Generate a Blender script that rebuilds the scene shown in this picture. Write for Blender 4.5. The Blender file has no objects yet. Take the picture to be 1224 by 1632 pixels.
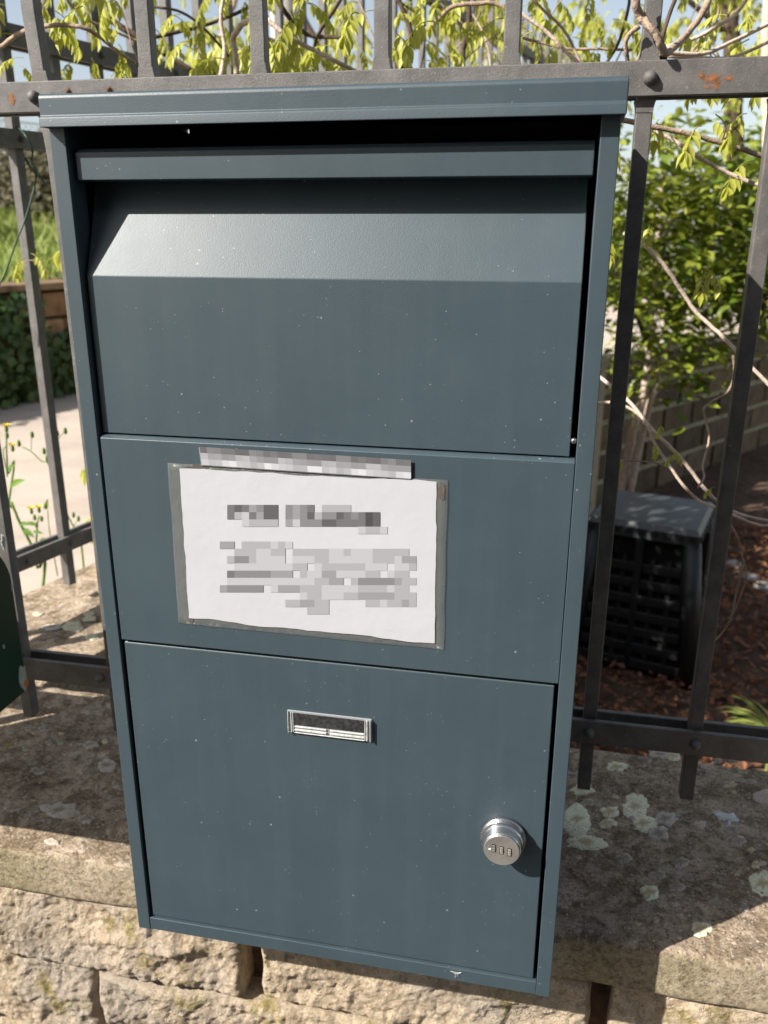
import bpy, math, random
from mathutils import Vector, Matrix, noise, Euler
random.seed(7)
SC = bpy.context.scene
COL = SC.collection
R = math.radians

# ------------------------------------------------------------------ camera
CAM = Vector((0.1894, -0.6695, 0.7249)); YAW, PITCH, ROLL, FPX = -0.2026, -0.323, 0.0015, 1360.5
_cy, _sy, _cp, _sp = math.cos(YAW), math.sin(YAW), math.cos(PITCH), math.sin(PITCH)
FWD = Vector((_sy*_cp, _cy*_cp, _sp)); _r = Vector((_cy, -_sy, 0)); _u = _r.cross(FWD)
RGT = math.cos(ROLL)*_r + math.sin(ROLL)*_u; UPV = -math.sin(ROLL)*_r + math.cos(ROLL)*_u
cd = bpy.data.cameras.new('camera'); cam = bpy.data.objects.new('camera', cd); COL.objects.link(cam)
m = Matrix.Identity(4)
for i in range(3):
    m[i][0], m[i][1], m[i][2], m[i][3] = RGT[i], UPV[i], -FWD[i], CAM[i]
cam.matrix_world = m
cd.sensor_fit = 'HORIZONTAL'; cd.sensor_width = 36; cd.lens = FPX/1224*36
cd.clip_start = 0.02; cd.clip_end = 900
cd.dof.use_dof = True; cd.dof.focus_distance = 0.74; cd.dof.aperture_fstop = 12
SC.camera = cam

# ------------------------------------------------------------------ sky and sun
SUN_TO = Vector((-0.633, -0.477, 0.61)).normalized()
w = bpy.data.worlds.new('World'); SC.world = w; w.use_nodes = True
wn = w.node_tree.nodes; bgd = wn['Background']
sky = wn.new('ShaderNodeTexSky'); sky.sky_type = 'NISHITA'; sky.sun_disc = False
sky.sun_elevation = math.asin(SUN_TO.z); sky.sun_rotation = math.atan2(SUN_TO.x, SUN_TO.y)
sky.air_density = 1.0; sky.dust_density = 1.3; sky.ozone_density = 0.5
hz = wn.new('ShaderNodeHueSaturation'); hz.inputs['Saturation'].default_value = .62   # thin high haze pales the blue
w.node_tree.links.new(sky.outputs[0], hz.inputs['Color']); w.node_tree.links.new(hz.outputs[0], bgd.inputs[0]); bgd.inputs[1].default_value = 0.088
sl = bpy.data.lights.new('sun', 'SUN'); sl.energy = 5.0; sl.angle = R(0.5); sl.color = (1, 0.955, 0.88)
so = bpy.data.objects.new('sun', sl); COL.objects.link(so)
so.rotation_euler = (-SUN_TO).to_track_quat('-Z', 'Y').to_euler(); so.location = (-3, -3, 5)
SC.view_settings.view_transform = 'Standard'; SC.view_settings.look = 'None'
SC.view_settings.exposure = 0.86; SC.view_settings.gamma = 1.0


# ------------------------------------------------------------------ helpers
def at(px, py, Y):
    """point of the place seen at a pixel of the photograph, at depth Y"""
    d = RGT*((px-612)/FPX) + UPV*(-(py-816)/FPX) + FWD
    return CAM + d*((Y-CAM.y)/d.y)


def atz(px, py, Z):
    d = RGT*((px-612)/FPX) + UPV*(-(py-816)/FPX) + FWD
    return CAM + d*((Z-CAM.z)/d.z)


def tag(o, label=None, cat=None, group=None, kind=None):
    if label: o['label'] = label
    if cat: o['category'] = cat
    if group: o['group'] = group
    if kind: o['kind'] = kind
    return o


def empty(name, loc=(0, 0, 0)):
    o = bpy.data.objects.new(name, None); o.location = loc; o.empty_display_size = .05
    COL.objects.link(o); return o


def wloc(o):
    v = Vector((0, 0, 0))
    while o: v += o.location; o = o.parent
    return v


class MB:
    def __init__(s): s.v = []; s.f = []; s.c = None
    def quad(s, a, b, c, d):
        n = len(s.v); s.v += [tuple(a), tuple(b), tuple(c), tuple(d)]; s.f.append((n, n+1, n+2, n+3)); return s
    def poly(s, pts):
        n = len(s.v); s.v += [tuple(p) for p in pts]; s.f.append(tuple(range(n, n+len(pts)))); return s
    def box(s, x0, x1, y0, y1, z0, z1):
        n = len(s.v)
        s.v += [(x, y, z) for z in (z0, z1) for x, y in ((x0, y0), (x1, y0), (x1, y1), (x0, y1))]
        s.f += [tuple(n+i for i in q) for q in ((0, 3, 2, 1), (4, 5, 6, 7), (0, 1, 5, 4), (1, 2, 6, 5), (2, 3, 7, 6), (3, 0, 4, 7))]
        return s
    def obox(s, c, ax, ay, az):
        """box from centre and three half vectors"""
        n = len(s.v); c = Vector(c)
        for k in (-1, 1):
            for i, j in ((-1, -1), (1, -1), (1, 1), (-1, 1)):
                s.v.append(tuple(c+ax*i+ay*j+az*k))
        s.f += [tuple(n+i for i in q) for q in ((0, 3, 2, 1), (4, 5, 6, 7), (0, 1, 5, 4), (1, 2, 6, 5), (2, 3, 7, 6), (3, 0, 4, 7))]
        return s
    def prism(s, prof, x0, x1):
        """(y,z) profile, anticlockwise seen from +x, extruded along x"""
        n = len(s.v); k = len(prof)
        s.v += [(x0, y, z) for y, z in prof] + [(x1, y, z) for y, z in prof]
        for i in range(k):
            j = (i+1) % k; s.f.append((n+i, n+j, n+k+j, n+k+i))
        s.f.append(tuple(n+i for i in range(k))[::-1]); s.f.append(tuple(n+k+i for i in range(k)))
        return s
    def slab(s, poly, z0, z1):
        n = len(s.v); k = len(poly)
        s.v += [(x, y, z0) for x, y in poly] + [(x, y, z1) for x, y in poly]
        for i in range(k):
            j = (i+1) % k; s.f.append((n+i, n+j, n+k+j, n+k+i))
        s.f.append(tuple(n+i for i in range(k))[::-1]); s.f.append(tuple(n+k+i for i in range(k)))
        return s
    def tube(s, pts, r, n=6, cap=True):
        pts = [Vector(p) for p in pts]; rr = r if isinstance(r, (list, tuple)) else [r]*len(pts)
        b0 = len(s.v); up = None
        for i, p in enumerate(pts):
            t = (pts[min(i+1, len(pts)-1)] - pts[max(i-1, 0)]).normalized()
            if up is None:
                up = t.orthogonal().normalized()
            else:
                up = (up - t*up.dot(t))
                up = up.normalized() if up.length > 1e-6 else t.orthogonal().normalized()
            sd = t.cross(up)
            for k in range(n):
                a = 2*math.pi*k/n; s.v.append(tuple(p + (up*math.cos(a)+sd*math.sin(a))*rr[i]))
        for i in range(len(pts)-1):
            for k in range(n):
                a = b0+i*n+k; b = b0+i*n+(k+1) % n; s.f.append((a, b, b+n, a+n))
        if cap:
            s.f.append(tuple(b0+k for k in range(n))[::-1]); e = b0+(len(pts)-1)*n; s.f.append(tuple(e+k for k in range(n)))
        return s
    def lathe(s, prof, c, axis='y', n=32):
        """(radius, offset along axis) rows, turned round an axis through c; axis y runs towards -y"""
        b0 = len(s.v); c = Vector(c)
        for r, h in prof:
            for k in range(n):
                a = 2*math.pi*k/n
                if axis == 'y': s.v.append((c.x+r*math.cos(a), c.y-h, c.z+r*math.sin(a)))
                else: s.v.append((c.x+r*math.cos(a), c.y+r*math.sin(a), c.z+h))
        for i in range(len(prof)-1):
            for k in range(n):
                a = b0+i*n+k; b = b0+i*n+(k+1) % n; s.f.append((a, b, b+n, a+n))
        e = b0+(len(prof)-1)*n; s.f.append(tuple(e+k for k in range(n))); s.f.append(tuple(b0+k for k in range(n))[::-1])
        return s
    def mesh(s, name, mat, off=Vector((0, 0, 0)), smooth=False):
        me = bpy.data.meshes.new(name)
        me.from_pydata([(a-off[0], b-off[1], c-off[2]) for a, b, c in s.v], [], s.f)
        if s.c is not None:
            at_ = me.attributes.new('Col', 'FLOAT_COLOR', 'CORNER'); k = 0
            for fi, fc in enumerate(s.f):
                for _ in fc:
                    at_.data[k].color = (*s.c[fi], 1); k += 1
        if mat: me.materials.append(mat)
        if smooth:
            me.polygons.foreach_set('use_smooth', [True]*len(me.polygons))
        me.update(); return me
    def build(s, name, mat, parent=None, smooth=False, bevel=0, seg=2):
        off = wloc(parent) if parent else Vector((0, 0, 0))
        o = bpy.data.objects.new(name, s.mesh(name, mat, off, smooth)); COL.objects.link(o)
        if parent: o.parent = parent
        if bevel:
            b = o.modifiers.new('bevel', 'BEVEL'); b.width = bevel; b.segments = seg; b.limit_method = 'ANGLE'; b.angle_limit = R(8)
            o.data.polygons.foreach_set('use_smooth', [True]*len(o.data.polygons))
            wn_ = o.modifiers.new('normals', 'WEIGHTED_NORMAL'); wn_.keep_sharp = False
        return o


def spline(pts, k=6):
    P = [Vector(p) for p in pts]; P = [P[0]*2-P[1]] + P + [P[-1]*2-P[-2]]; out = []
    for i in range(1, len(P)-2):
        a, b, c, d = P[i-1:i+3]
        for j in range(k):
            t = j/k
            out.append(.5*((2*b) + (c-a)*t + (2*a-5*b+4*c-d)*t*t + (3*b-a-3*c+d)*t**3))
    out.append(P[-2]); return out


# ------------------------------------------------------------------ materials
def new(name):
    M = bpy.data.materials.new(name); M.use_nodes = True; nt = M.node_tree
    b = nt.nodes['Principled BSDF']; return M, nt, b


def nd(nt, t, **kw):
    n = nt.nodes.new(t)
    for k, v in kw.items():
        if k.startswith('i_'):
            key = k[2:]; key = int(key) if key.isdigit() else key.replace('_', ' ')
            n.inputs[key].default_value = v
        else: setattr(n, k, v)
    return n


def obj_co(nt, scale=None):
    tc = nd(nt, 'ShaderNodeTexCoord')
    if scale is None: return tc.outputs['Object']
    mp = nd(nt, 'ShaderNodeMapping'); mp.inputs['Scale'].default_value = scale
    nt.links.new(tc.outputs['Object'], mp.inputs[0]); return mp.outputs[0]


def ntex(nt, co, scale, detail=4, rough=.55, dist=0):
    n = nd(nt, 'ShaderNodeTexNoise'); n.inputs['Scale'].default_value = scale; n.inputs['Detail'].default_value = detail
    n.inputs['Roughness'].default_value = rough; n.inputs['Distortion'].default_value = dist
    nt.links.new(co, n.inputs['Vector']); return n.outputs['Fac']


def ramp(nt, fac, stops):
    r = nd(nt, 'ShaderNodeValToRGB'); cr = r.color_ramp
    while len(cr.elements) < len(stops): cr.elements.new(.5)
    for e, (p, c) in zip(cr.elements, stops):
        e.position = p; e.color = (*c, 1) if len(c) == 3 else c
    nt.links.new(fac, r.inputs[0]); return r.outputs[0]


def g(v): return (v, v, v)


def mixc(nt, fac, a, b, blend='MIX'):
    x = nd(nt, 'ShaderNodeMix', data_type='RGBA', blend_type=blend)
    for sock, val in ((x.inputs[0], fac), (x.inputs[6], a), (x.inputs[7], b)):
        if isinstance(val, (float, int)): sock.default_value = val
        elif isinstance(val, tuple): sock.default_value = (*val, 1) if len(val) == 3 else val
        else: nt.links.new(val, sock)
    return x.outputs[2]


def mth(nt, op, a, b=None):
    x = nd(nt, 'ShaderNodeMath', operation=op)
    for i, val in enumerate((a, b)):
        if val is None: continue
        if isinstance(val, (float, int)): x.inputs[i].default_value = val
        else: nt.links.new(val, x.inputs[i])
    return x.outputs[0]


def bump(nt, b, h, strength, dist, prev=None):
    n = nd(nt, 'ShaderNodeBump'); n.inputs['Strength'].default_value = strength; n.inputs['Distance'].default_value = dist
    nt.links.new(h, n.inputs['Height'])
    if prev is not None: nt.links.new(prev, n.inputs['Normal'])
    nt.links.new(n.outputs[0], b.inputs['Normal']); return n.outputs[0]


def spots(nt, co, scale, size, keep):
    """round flecks: 1 inside a fleck"""
    v = nd(nt, 'ShaderNodeTexVoronoi'); v.inputs['Scale'].default_value = scale
    nt.links.new(co, v.inputs['Vector'])
    sx = nd(nt, 'ShaderNodeSeparateColor'); nt.links.new(v.outputs['Color'], sx.inputs[0])
    lim = mth(nt, 'MULTIPLY', mth(nt, 'SUBTRACT', sx.outputs[0], keep), size/(1-keep))
    return mth(nt, 'LESS_THAN', v.outputs['Distance'], lim)


def paint_mat():
    M, nt, b = new('grey_paint'); co = obj_co(nt)
    n1 = ntex(nt, co, 9, 5); n2 = ntex(nt, obj_co(nt, (60, 60, 3)), 1, 3)
    base = ramp(nt, n1, [(.3, (.036, .057, .070)), (.7, (.043, .066, .080))])
    base = mixc(nt, mth(nt, 'MULTIPLY', mth(nt, 'SUBTRACT', n2, .45), .14), base, (.16, .18, .19))
    cl = ntex(nt, co, 14, 2)
    f1 = mth(nt, 'MULTIPLY', spots(nt, co, 95, .105, .55), mth(nt, 'GREATER_THAN', cl, .50))
    f2 = mth(nt, 'MULTIPLY', spots(nt, co, 260, .15, .55), mth(nt, 'GREATER_THAN', ntex(nt, co, 22, 2), .52))
    f = mth(nt, 'MAXIMUM', f1, f2)
    dust = mth(nt, 'MULTIPLY', ramp(nt, ntex(nt, co, 45, 6, .7), [(.52, g(0)), (.75, g(1))]), .02)
    base = mixc(nt, dust, base, (.26, .26, .25))
    col = mixc(nt, mth(nt, 'MULTIPLY', f, .30), base, (.55, .56, .55))
    nt.links.new(col, b.inputs['Base Color'])
    rr = ramp(nt, ntex(nt, co, 30, 4), [(.3, g(.45)), (.7, g(.48))]); nt.links.new(rr, b.inputs['Roughness'])
    b.inputs['Specular IOR Level'].default_value = .62
    p = bump(nt, b, ntex(nt, co, 1000, 2), .26, .0004)
    bump(nt, b, ntex(nt, co, 5, 2), .08, .004, p)
    return M


def iron_mat(name='old_iron', rust=.25, tint=(.115, .107, .100)):
    M, nt, b = new(name); co = obj_co(nt)
    n1 = ntex(nt, co, 35, 6, .65); n2 = ntex(nt, co, 14, 5, .7)
    a = tuple(x*.72 for x in tint); c = tuple(x*1.35 for x in tint)
    base = ramp(nt, n1, [(.32, a), (.68, c)])
    fl = mth(nt, 'MAXIMUM', spots(nt, co, 130, .22, .7), spots(nt, co, 420, .30, .55))
    base = mixc(nt, mth(nt, 'MULTIPLY', fl, .30), base, (.34, .31, .28))
    rf = ramp(nt, n2, [(.66-rust*.12, g(0)), (.74-rust*.12, g(1))])
    base = mixc(nt, mth(nt, 'MULTIPLY', rf, .55), base, ramp(nt, n1, [(.35, (.13, .05, .022)), (.65, (.27, .10, .035))]))
    nt.links.new(base, b.inputs['Base Color'])
    b.inputs['Roughness'].default_value = .52; b.inputs['Specular IOR Level'].default_value = .5
    p = bump(nt, b, ntex(nt, co, 700, 4, .7), .55, .0010); bump(nt, b, n2, .2, .003, p)
    return M


def cap_mat():
    M, nt, b = new('weathered_concrete'); co = obj_co(nt)
    nA = ntex(nt, co, 6.5, 7, .62); nB = ntex(nt, co, 42, 8, .72); nC = ntex(nt, co, 150, 6, .7); nD = ntex(nt, co, 17, 6, .65, .4)
    base = ramp(nt, nB, [(.30, (.17, .115, .07)), (.44, (.47, .35, .24)), (.56, (.68, .53, .39)), (.70, (.82, .69, .54))])
    dk = ramp(nt, nA, [(.42, g(0)), (.60, g(1))])
    base = mixc(nt, mth(nt, 'MULTIPLY', dk, .38), base, (.22, .155, .095))
    base = mixc(nt, mth(nt, 'MULTIPLY', ramp(nt, nD, [(.57, g(0)), (.68, g(1))]), .55), base, (.56, .46, .38))
    nE = ntex(nt, co, 11, 5, .7)
    base = mixc(nt, mth(nt, 'MULTIPLY', ramp(nt, nE, [(.60, g(0)), (.70, g(1))]), .6), base, (.20, .165, .05))
    ds = mth(nt, 'MULTIPLY', spots(nt, co, 75, .5, .55), ramp(nt, nC, [(.4, g(0)), (.6, g(1))]))
    base = mixc(nt, mth(nt, 'MULTIPLY', ds, .7), base, (.055, .044, .034))
    ws = mth(nt, 'MULTIPLY', spots(nt, co, 60, .42, .72), ramp(nt, nC, [(.35, g(0)), (.55, g(1))]))
    base = mixc(nt, mth(nt, 'MULTIPLY', ws, .7), base, (.52, .48, .42))
    nG = ntex(nt, co, 30, 7, .72, .6); nH = ntex(nt, co, 62, 6, .7)
    base = mixc(nt, mth(nt, 'MULTIPLY', ramp(nt, nG, [(.49, g(0)), (.57, g(1))]), .62), base, (.15, .105, .055))
    base = mixc(nt, mth(nt, 'MULTIPLY', ramp(nt, nH, [(.56, g(0)), (.63, g(1))]), .5), base, (.10, .075, .045))
    base = mixc(nt, mth(nt, 'MULTIPLY', ramp(nt, nG, [(.36, g(1)), (.43, g(0))]), .5), base, (.60, .47, .35))
    base = mixc(nt, mth(nt, 'MULTIPLY', spots(nt, co, 300, .55, .45), .55), base, (.10, .07, .045))
    base = mixc(nt, mth(nt, 'MULTIPLY', spots(nt, co, 240, .5, .6), .55), base, (.80, .70, .58))
    ring = nd(nt, 'ShaderNodeTexVoronoi'); ring.inputs['Scale'].default_value = 34; nt.links.new(co, ring.inputs['Vector'])
    sxr = nd(nt, 'ShaderNodeSeparateColor'); nt.links.new(ring.outputs['Color'], sxr.inputs[0])
    rr_ = mth(nt, 'ADD', mth(nt, 'MULTIPLY', ring.outputs['Distance'], 1.0), mth(nt, 'MULTIPLY', mth(nt, 'SUBTRACT', nC, .5), .35))
    rmask = mth(nt, 'MULTIPLY', ramp(nt, rr_, [(.10, g(.25)), (.22, g(1)), (.27, g(1)), (.31, g(0))]), mth(nt, 'GREATER_THAN', sxr.outputs[0], .66))
    base = mixc(nt, mth(nt, 'MULTIPLY', rmask, .55), base, (.50, .45, .38))
    och = mth(nt, 'MULTIPLY', spots(nt, co, 28, .34, .80), ramp(nt, nC, [(.42, g(0)), (.55, g(1))]))
    base = mixc(nt, mth(nt, 'MULTIPLY', och, .8), base, (.42, .25, .05))
    # moss film grows on the upright faces
    ge = nd(nt, 'ShaderNodeNewGeometry'); sp = nd(nt, 'ShaderNodeSeparateXYZ'); nt.links.new(ge.outputs['True Normal'], sp.inputs[0])
    up = ramp(nt, sp.outputs[2], [(.35, g(1)), (.8, g(0))])
    mossy = mixc(nt, ramp(nt, nA, [(.38, g(0)), (.62, g(1))]), (.58, .475, .345), (.43, .375, .215))
    mossy = mixc(nt, ramp(nt, nC, [(.3, g(.8)), (.62, g(0))]), mossy, (.14, .12, .06))
    base = mixc(nt, mth(nt, 'MULTIPLY', up, .72), base, mossy)
    base = mixc(nt, mth(nt, 'MULTIPLY', ramp(nt, nC, [(.34, g(1)), (.48, g(0))]), .60), base, (.10, .07, .045))
    base = mixc(nt, mth(nt, 'MULTIPLY', ramp(nt, ntex(nt, co, 330, 4, .7), [(.52, g(0)), (.66, g(1))]), .4), base, (.66, .56, .46))
    nt.links.new(base, b.inputs['Base Color']); b.inputs['Roughness'].default_value = .93
    b.inputs['Specular IOR Level'].default_value = .2
    nF = ntex(nt, co, 420, 4, .7)
    p = bump(nt, b, nF, .8, .002); p = bump(nt, b, nC, 1, .005, p); bump(nt, b, nB, .8, .008, p)
    return M


def stone_mat(name='split_stone', c0=(.33, .225, .135), c1=(.68, .54, .385), c2=(.84, .71, .54)):
    M, nt, b = new(name); co = obj_co(nt)
    nA = ntex(nt, co, 5, 5); nB = ntex(nt, co, 90, 8, .72); nC = ntex(nt, co, 320, 5, .7); nD = ntex(nt, co, 13, 6, .65)
    base = ramp(nt, nB, [(.26, c0), (.48, c1), (.75, c2)])
    base = mixc(nt, mth(nt, 'MULTIPLY', ramp(nt, nA, [(.50, g(0)), (.62, g(1))]), .6), base, (.50, .44, .385))
    base = mixc(nt, mth(nt, 'MULTIPLY', ramp(nt, nD, [(.57, g(0)), (.66, g(1))]), .7), base, (.40, .32, .07))
    nE = ntex(nt, co, 26, 6, .7)
    base = mixc(nt, mth(nt, 'MULTIPLY', ramp(nt, nE, [(.56, g(0)), (.68, g(1))]), .65), base, (.17, .125, .075))
    base = mixc(nt, mth(nt, 'MULTIPLY', ramp(nt, nC, [(.3, g(1)), (.46, g(0))]), .6), base, (.12, .085, .055))
    nt.links.new(base, b.inputs['Base Color']); b.inputs['Roughness'].default_value = .95
    b.inputs['Specular IOR Level'].default_value = .15
    nF = ntex(nt, co, 650, 3, .75); p = bump(nt, b, nF, 1, .003); p = bump(nt, b, nC, 1.0, .006, p); bump(nt, b, nB, .7, .004, p)
    return M


def simple(name, col, rough=.8, var=.25, scale=20, bumps=0, bscale=200, spec=.3, metal=0):
    M, nt, b = new(name); co = obj_co(nt); n = ntex(nt, co, scale, 5, .6)
    nt.links.new(ramp(nt, n, [(.3, tuple(x*(1-var) for x in col)), (.7, tuple(min(1, x*(1+var)) for x in col))]), b.inputs['Base Color'])
    b.inputs['Roughness'].default_value = rough; b.inputs['Specular IOR Level'].default_value = spec; b.inputs['Metallic'].default_value = metal
    if bumps: bump(nt, b, ntex(nt, co, bscale, 4), bumps, .004)
    return M


def leaf_mat(name, ca, cb, trans=.35, rough=.45, scale=9):
    M, nt, b = new(name); co = obj_co(nt)
    oi = nd(nt, 'ShaderNodeObjectInfo')
    tc = nd(nt, 'ShaderNodeNewGeometry')
    v = nd(nt, 'ShaderNodeMath', operation='FRACT')
    nt.links.new(mth(nt, 'ADD', oi.outputs['Random'], tc.outputs['Random Per Island']), v.inputs[0])
    col = mixc(nt, v.outputs[0], ca, cb)
    col = mixc(nt, mth(nt, 'MULTIPLY', ramp(nt, ntex(nt, co, scale, 3), [(.4, g(0)), (.7, g(1))]), .3), col, tuple(x*.55 for x in ca))
    nt.links.new(col, b.inputs['Base Color']); b.inputs['Roughness'].default_value = rough; b.inputs['Specular IOR Level'].default_value = .4
    if trans:
        t = nd(nt, 'ShaderNodeBsdfTranslucent'); nt.links.new(col, t.inputs[0])
        mx = nd(nt, 'ShaderNodeMixShader'); mx.inputs[0].default_value = trans
        nt.links.new(b.outputs[0], mx.inputs[1]); nt.links.new(t.outputs[0], mx.inputs[2])
        nt.links.new(mx.outputs[0], nt.nodes['Material Output'].inputs[0])
    return M


PAINT = paint_mat()
IRON = iron_mat(); CAPM = cap_mat(); STONE = stone_mat()
CHROME = simple('chrome', (.52, .52, .53), .22, .1, 60, .05, 300, .5, .95)
BRUSHED = simple('worn_zinc', (.42, .395, .37), .36, .2, 40, .1, 400, .5, .7)
DARKIN = simple('dark_insert', (.035, .035, .036), .25, .6, 260)
BRASS = simple('brass_wheel', (.42, .37, .29), .4, .4, 500, 0, 200, .5, .5)
VINEBARK = simple('vine_bark', (.36, .265, .195), .85, .35, 60, .6, 300)
PALEBARK = simple('pale_vine_bark', (.58, .455, .37), .8, .25, 60, .5, 300)
DARKBARK = simple('dark_bark', (.095, .066, .045), .9, .4, 50, .6, 200)
YLEAF = leaf_mat('young_leaf', (.45, .47, .05), (.60, .60, .14), .45)
GLEAF = leaf_mat('laurel_leaf', (.10, .17, .02), (.40, .43, .06), .32, .3)
IVYL = leaf_mat('ivy_leaf', (.028, .062, .018), (.085, .14, .035), .15, .4)
GRASSM = leaf_mat('grass_blade', (.20, .30, .04), (.44, .46, .13), .4, .6)
OLIVE = leaf_mat('olive_shrub_leaf', (.075, .068, .03), (.17, .145, .07), .3, .7)
SOIL = simple('garden_soil', (.10, .062, .04), .95, .45, 14, .8, 60)
LITTER = leaf_mat('dead_leaf', (.17, .062, .03), (.42, .20, .10), .15, .8)
ROAD = simple('pale_road', (.45, .375, .31), .9, .14, 3, .4, 90)
BLACKPL = simple('black_plastic', (.018, .02, .021), .42, .2, 20, .15, 250, .5)
GREENP = None

# ------------------------------------------------------------------ ground and road
Z_ROAD, Z_SOIL = -.75, -1.0
S15 = Vector((math.sin(R(15)), math.cos(R(15)), 0)); N15 = Vector((-S15.y, S15.x, 0)); P0 = Vector((-.765, .78, 0))
S36 = Vector((math.sin(R(35)), math.cos(R(35)), 0)); N36 = Vector((-S36.y, S36.x, 0))
def st(s, t, z=0): return P0 + S15*s + N15*t + Vector((0, 0, z))
B0 = Vector((-4.55, 5.84, 0)); SB = Vector((math.sin(R(21.5)), math.cos(R(21.5)), 0)); NB = Vector((-SB.y, SB.x, 0))
def bt(s, t, z=0): return B0 + SB*s + NB*t + Vector((0, 0, z))

gm = MB(); gm.quad((-400, -60, Z_ROAD-.45), (400, -60, Z_ROAD-.45), (400, 700, Z_ROAD-.45), (-400, 700, Z_ROAD-.45))
tag(gm.build('ground', simple('far_ground', (.13, .14, .06), .95, .3, .3)), kind='structure')
rd = MB(); rd.slab([tuple(st(-14, 3.2).xy), tuple(st(-14, -.05).xy), tuple(st(4.05, -.05).xy), tuple((st(4.05, -.05)+S36*26).xy), tuple((st(4.05, 7)+S36*26).xy), tuple(bt(24, 0).xy), tuple(bt(-14, 0).xy)], Z_ROAD-.3, Z_ROAD)
tag(rd.build('road', ROAD), kind='structure')
fp = MB().box(-6, 6, -8, .1, Z_ROAD-.3, Z_ROAD+.006)
tag(fp.build('pavement', simple('low_bounce_asphalt', (.060, .056, .050), .9, .2, 6, .4, 80)), kind='structure')  # unseen ground, made dark so less light bounces onto the mailbox
sb_ = MB(); nx, ny = 60, 60
for j in range(ny+1):
    for i in range(nx+1):
        x = -.3+4.6*i/nx; y = .46+8.0*j/ny
        sb_.v.append((x, y, Z_SOIL + .035*noise.noise((x*3, y*3, 0)) + .015*noise.noise((x*11, y*11, 3))))
for j in range(ny):
    for i in range(nx):
        a = j*(nx+1)+i; sb_.f.append((a, a+1, a+nx+2, a+nx+1))
tag(sb_.build('garden_soil', SOIL, smooth=True), kind='structure')

hs = tag(empty('sky_block_house', (3, -6, Z_ROAD)), 'added plain house with shuttered windows, unseen behind the camera, blocking low sky', 'house')  # added house out of view; blocks low sky to deepen shade on the mailbox
HP = simple('house_plaster', (.26, .20, .15), .9, .15, 2, .3, 60)
MB().box(-3.2, 9.5, -12, -5.6, Z_ROAD, 5.2).build('wall', HP, hs)
MB().prism([(-12.6, 5.15), (-5.0, 5.15), (-5.0, 5.3), (-8.8, 7.0), (-12.6, 5.3)], -3.7, 10).build('roof', simple('roof_tile', (.25, .11, .07), .9, .3, 4), hs)
SHUT = simple('shutter_green', (.03, .06, .04), .6)
for x in (-1.6, 1.2, 4.0, 6.8):
    for z in (.3, 3.1):
        wq = MB().box(x-.5, x+.5, -5.62, -5.55, z, z+1.4).build('window', simple('window_glass', (.02, .025, .03), .1), hs)
        for sx in (-1, 1): MB().box(x+sx*.78-.26, x+sx*.78+.26, -5.6, -5.54, z-.03, z+1.43).build('shutter', SHUT, wq)

# ------------------------------------------------------------------ boundary wall with coping and split-face stones
CAPY0, CAPY1, CAPT, CAPB = .085, .45, -.003, -.066
wall = tag(empty('boundary_wall', (0, .25, Z_ROAD)), 'sandy split-face stone wall with lichen-covered concrete coping under the mailbox', 'wall')


def fbm(x, y, z, o=4):
    return sum(noise.noise((x*2**k, y*2**k, z*2**k))*.5**k for k in range(o))


def coping(x0, x1, y0, y1, zt, zb, name, parent):
    """long slab, its surface worked over with small hollows and chipped edges"""
    mb = MB(); res = .0085; nx = int((x1-x0)/res)
    r = .006
    prof = [(y1, zb)] + [(y1, zt-r), (y1-r, zt)]
    ny = 34
    prof += [(y1-r-(y1-y0-2*r)*k/ny, zt) for k in range(1, ny+1)]
    prof += [(y0+r*.3, zt-r*.35), (y0, zt-r)] + [(y0, zt-r-(zt-zb-r-.004)*k/6) for k in range(1, 7)] + [(y0+.004, zb)]
    k = len(prof)
    for i in range(nx+1):
        x = x0+(x1-x0)*i/nx
        for y, z in prof:
            h = .0022*fbm(x*22, y*22, z*22) + .0030*noise.noise((x*5, y*5, z*5))
            edge = max(0, 1-abs(y-y0)/.02)*max(0, 1-abs(z-zt)/.02)
            chip = edge*max(0, noise.noise((x*28, 3, 8))-.1)*.010
            mb.v.append((x, y - (h if y < y0+.01 else 0) + chip, z + (h if z > zt-.003 else 0) - chip))
    for i in range(nx):
        for j in range(k-1):
            a = i*k+j; mb.f.append((a, a+1, a+k+1, a+k))
        mb.f.append((i*k+k-1, i*k, i*k+k, i*k+2*k-1))
    mb.f.append(tuple(range(k))); mb.f.append(tuple(nx*k+j for j in range(k))[::-1])
    return mb.build(name, CAPM, parent, smooth=True)


cap = coping(-1.02, 1.7, CAPY0, CAPY1, CAPT, CAPB, 'coping', wall)
tc = (CAPY1+.002-P0.y)/S15.y
def capcut(t): # where the line at offset t meets the back of the front coping
    s = (CAPY1+.002 - P0.y - N15.y*t)/S15.y; return st(s, t)
rc = MB(); rc.slab([tuple(capcut(.11).xy), tuple(capcut(-.22).xy), tuple(st(4.0, -.22).xy), tuple(st(4.0, .11).xy)], CAPB, CAPT-.001)
rc.build('coping', CAPM, wall, bevel=.006)
core = MB().box(-1.0, 1.7, .125, .42, Z_ROAD-.3, CAPB-.001)
core.build('mortar_core', simple('old_mortar', (.13, .085, .062), .95, .5, 60, 1, 150), wall)
rcore = MB(); rcore.slab([tuple(capcut(.09).xy), tuple(capcut(-.2).xy), tuple(st(4.0, -.2).xy), tuple(st(4.0, .09).xy)], Z_SOIL-.2, CAPB-.001)
rcore.build('side_wall_core', STONE, wall)


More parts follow.
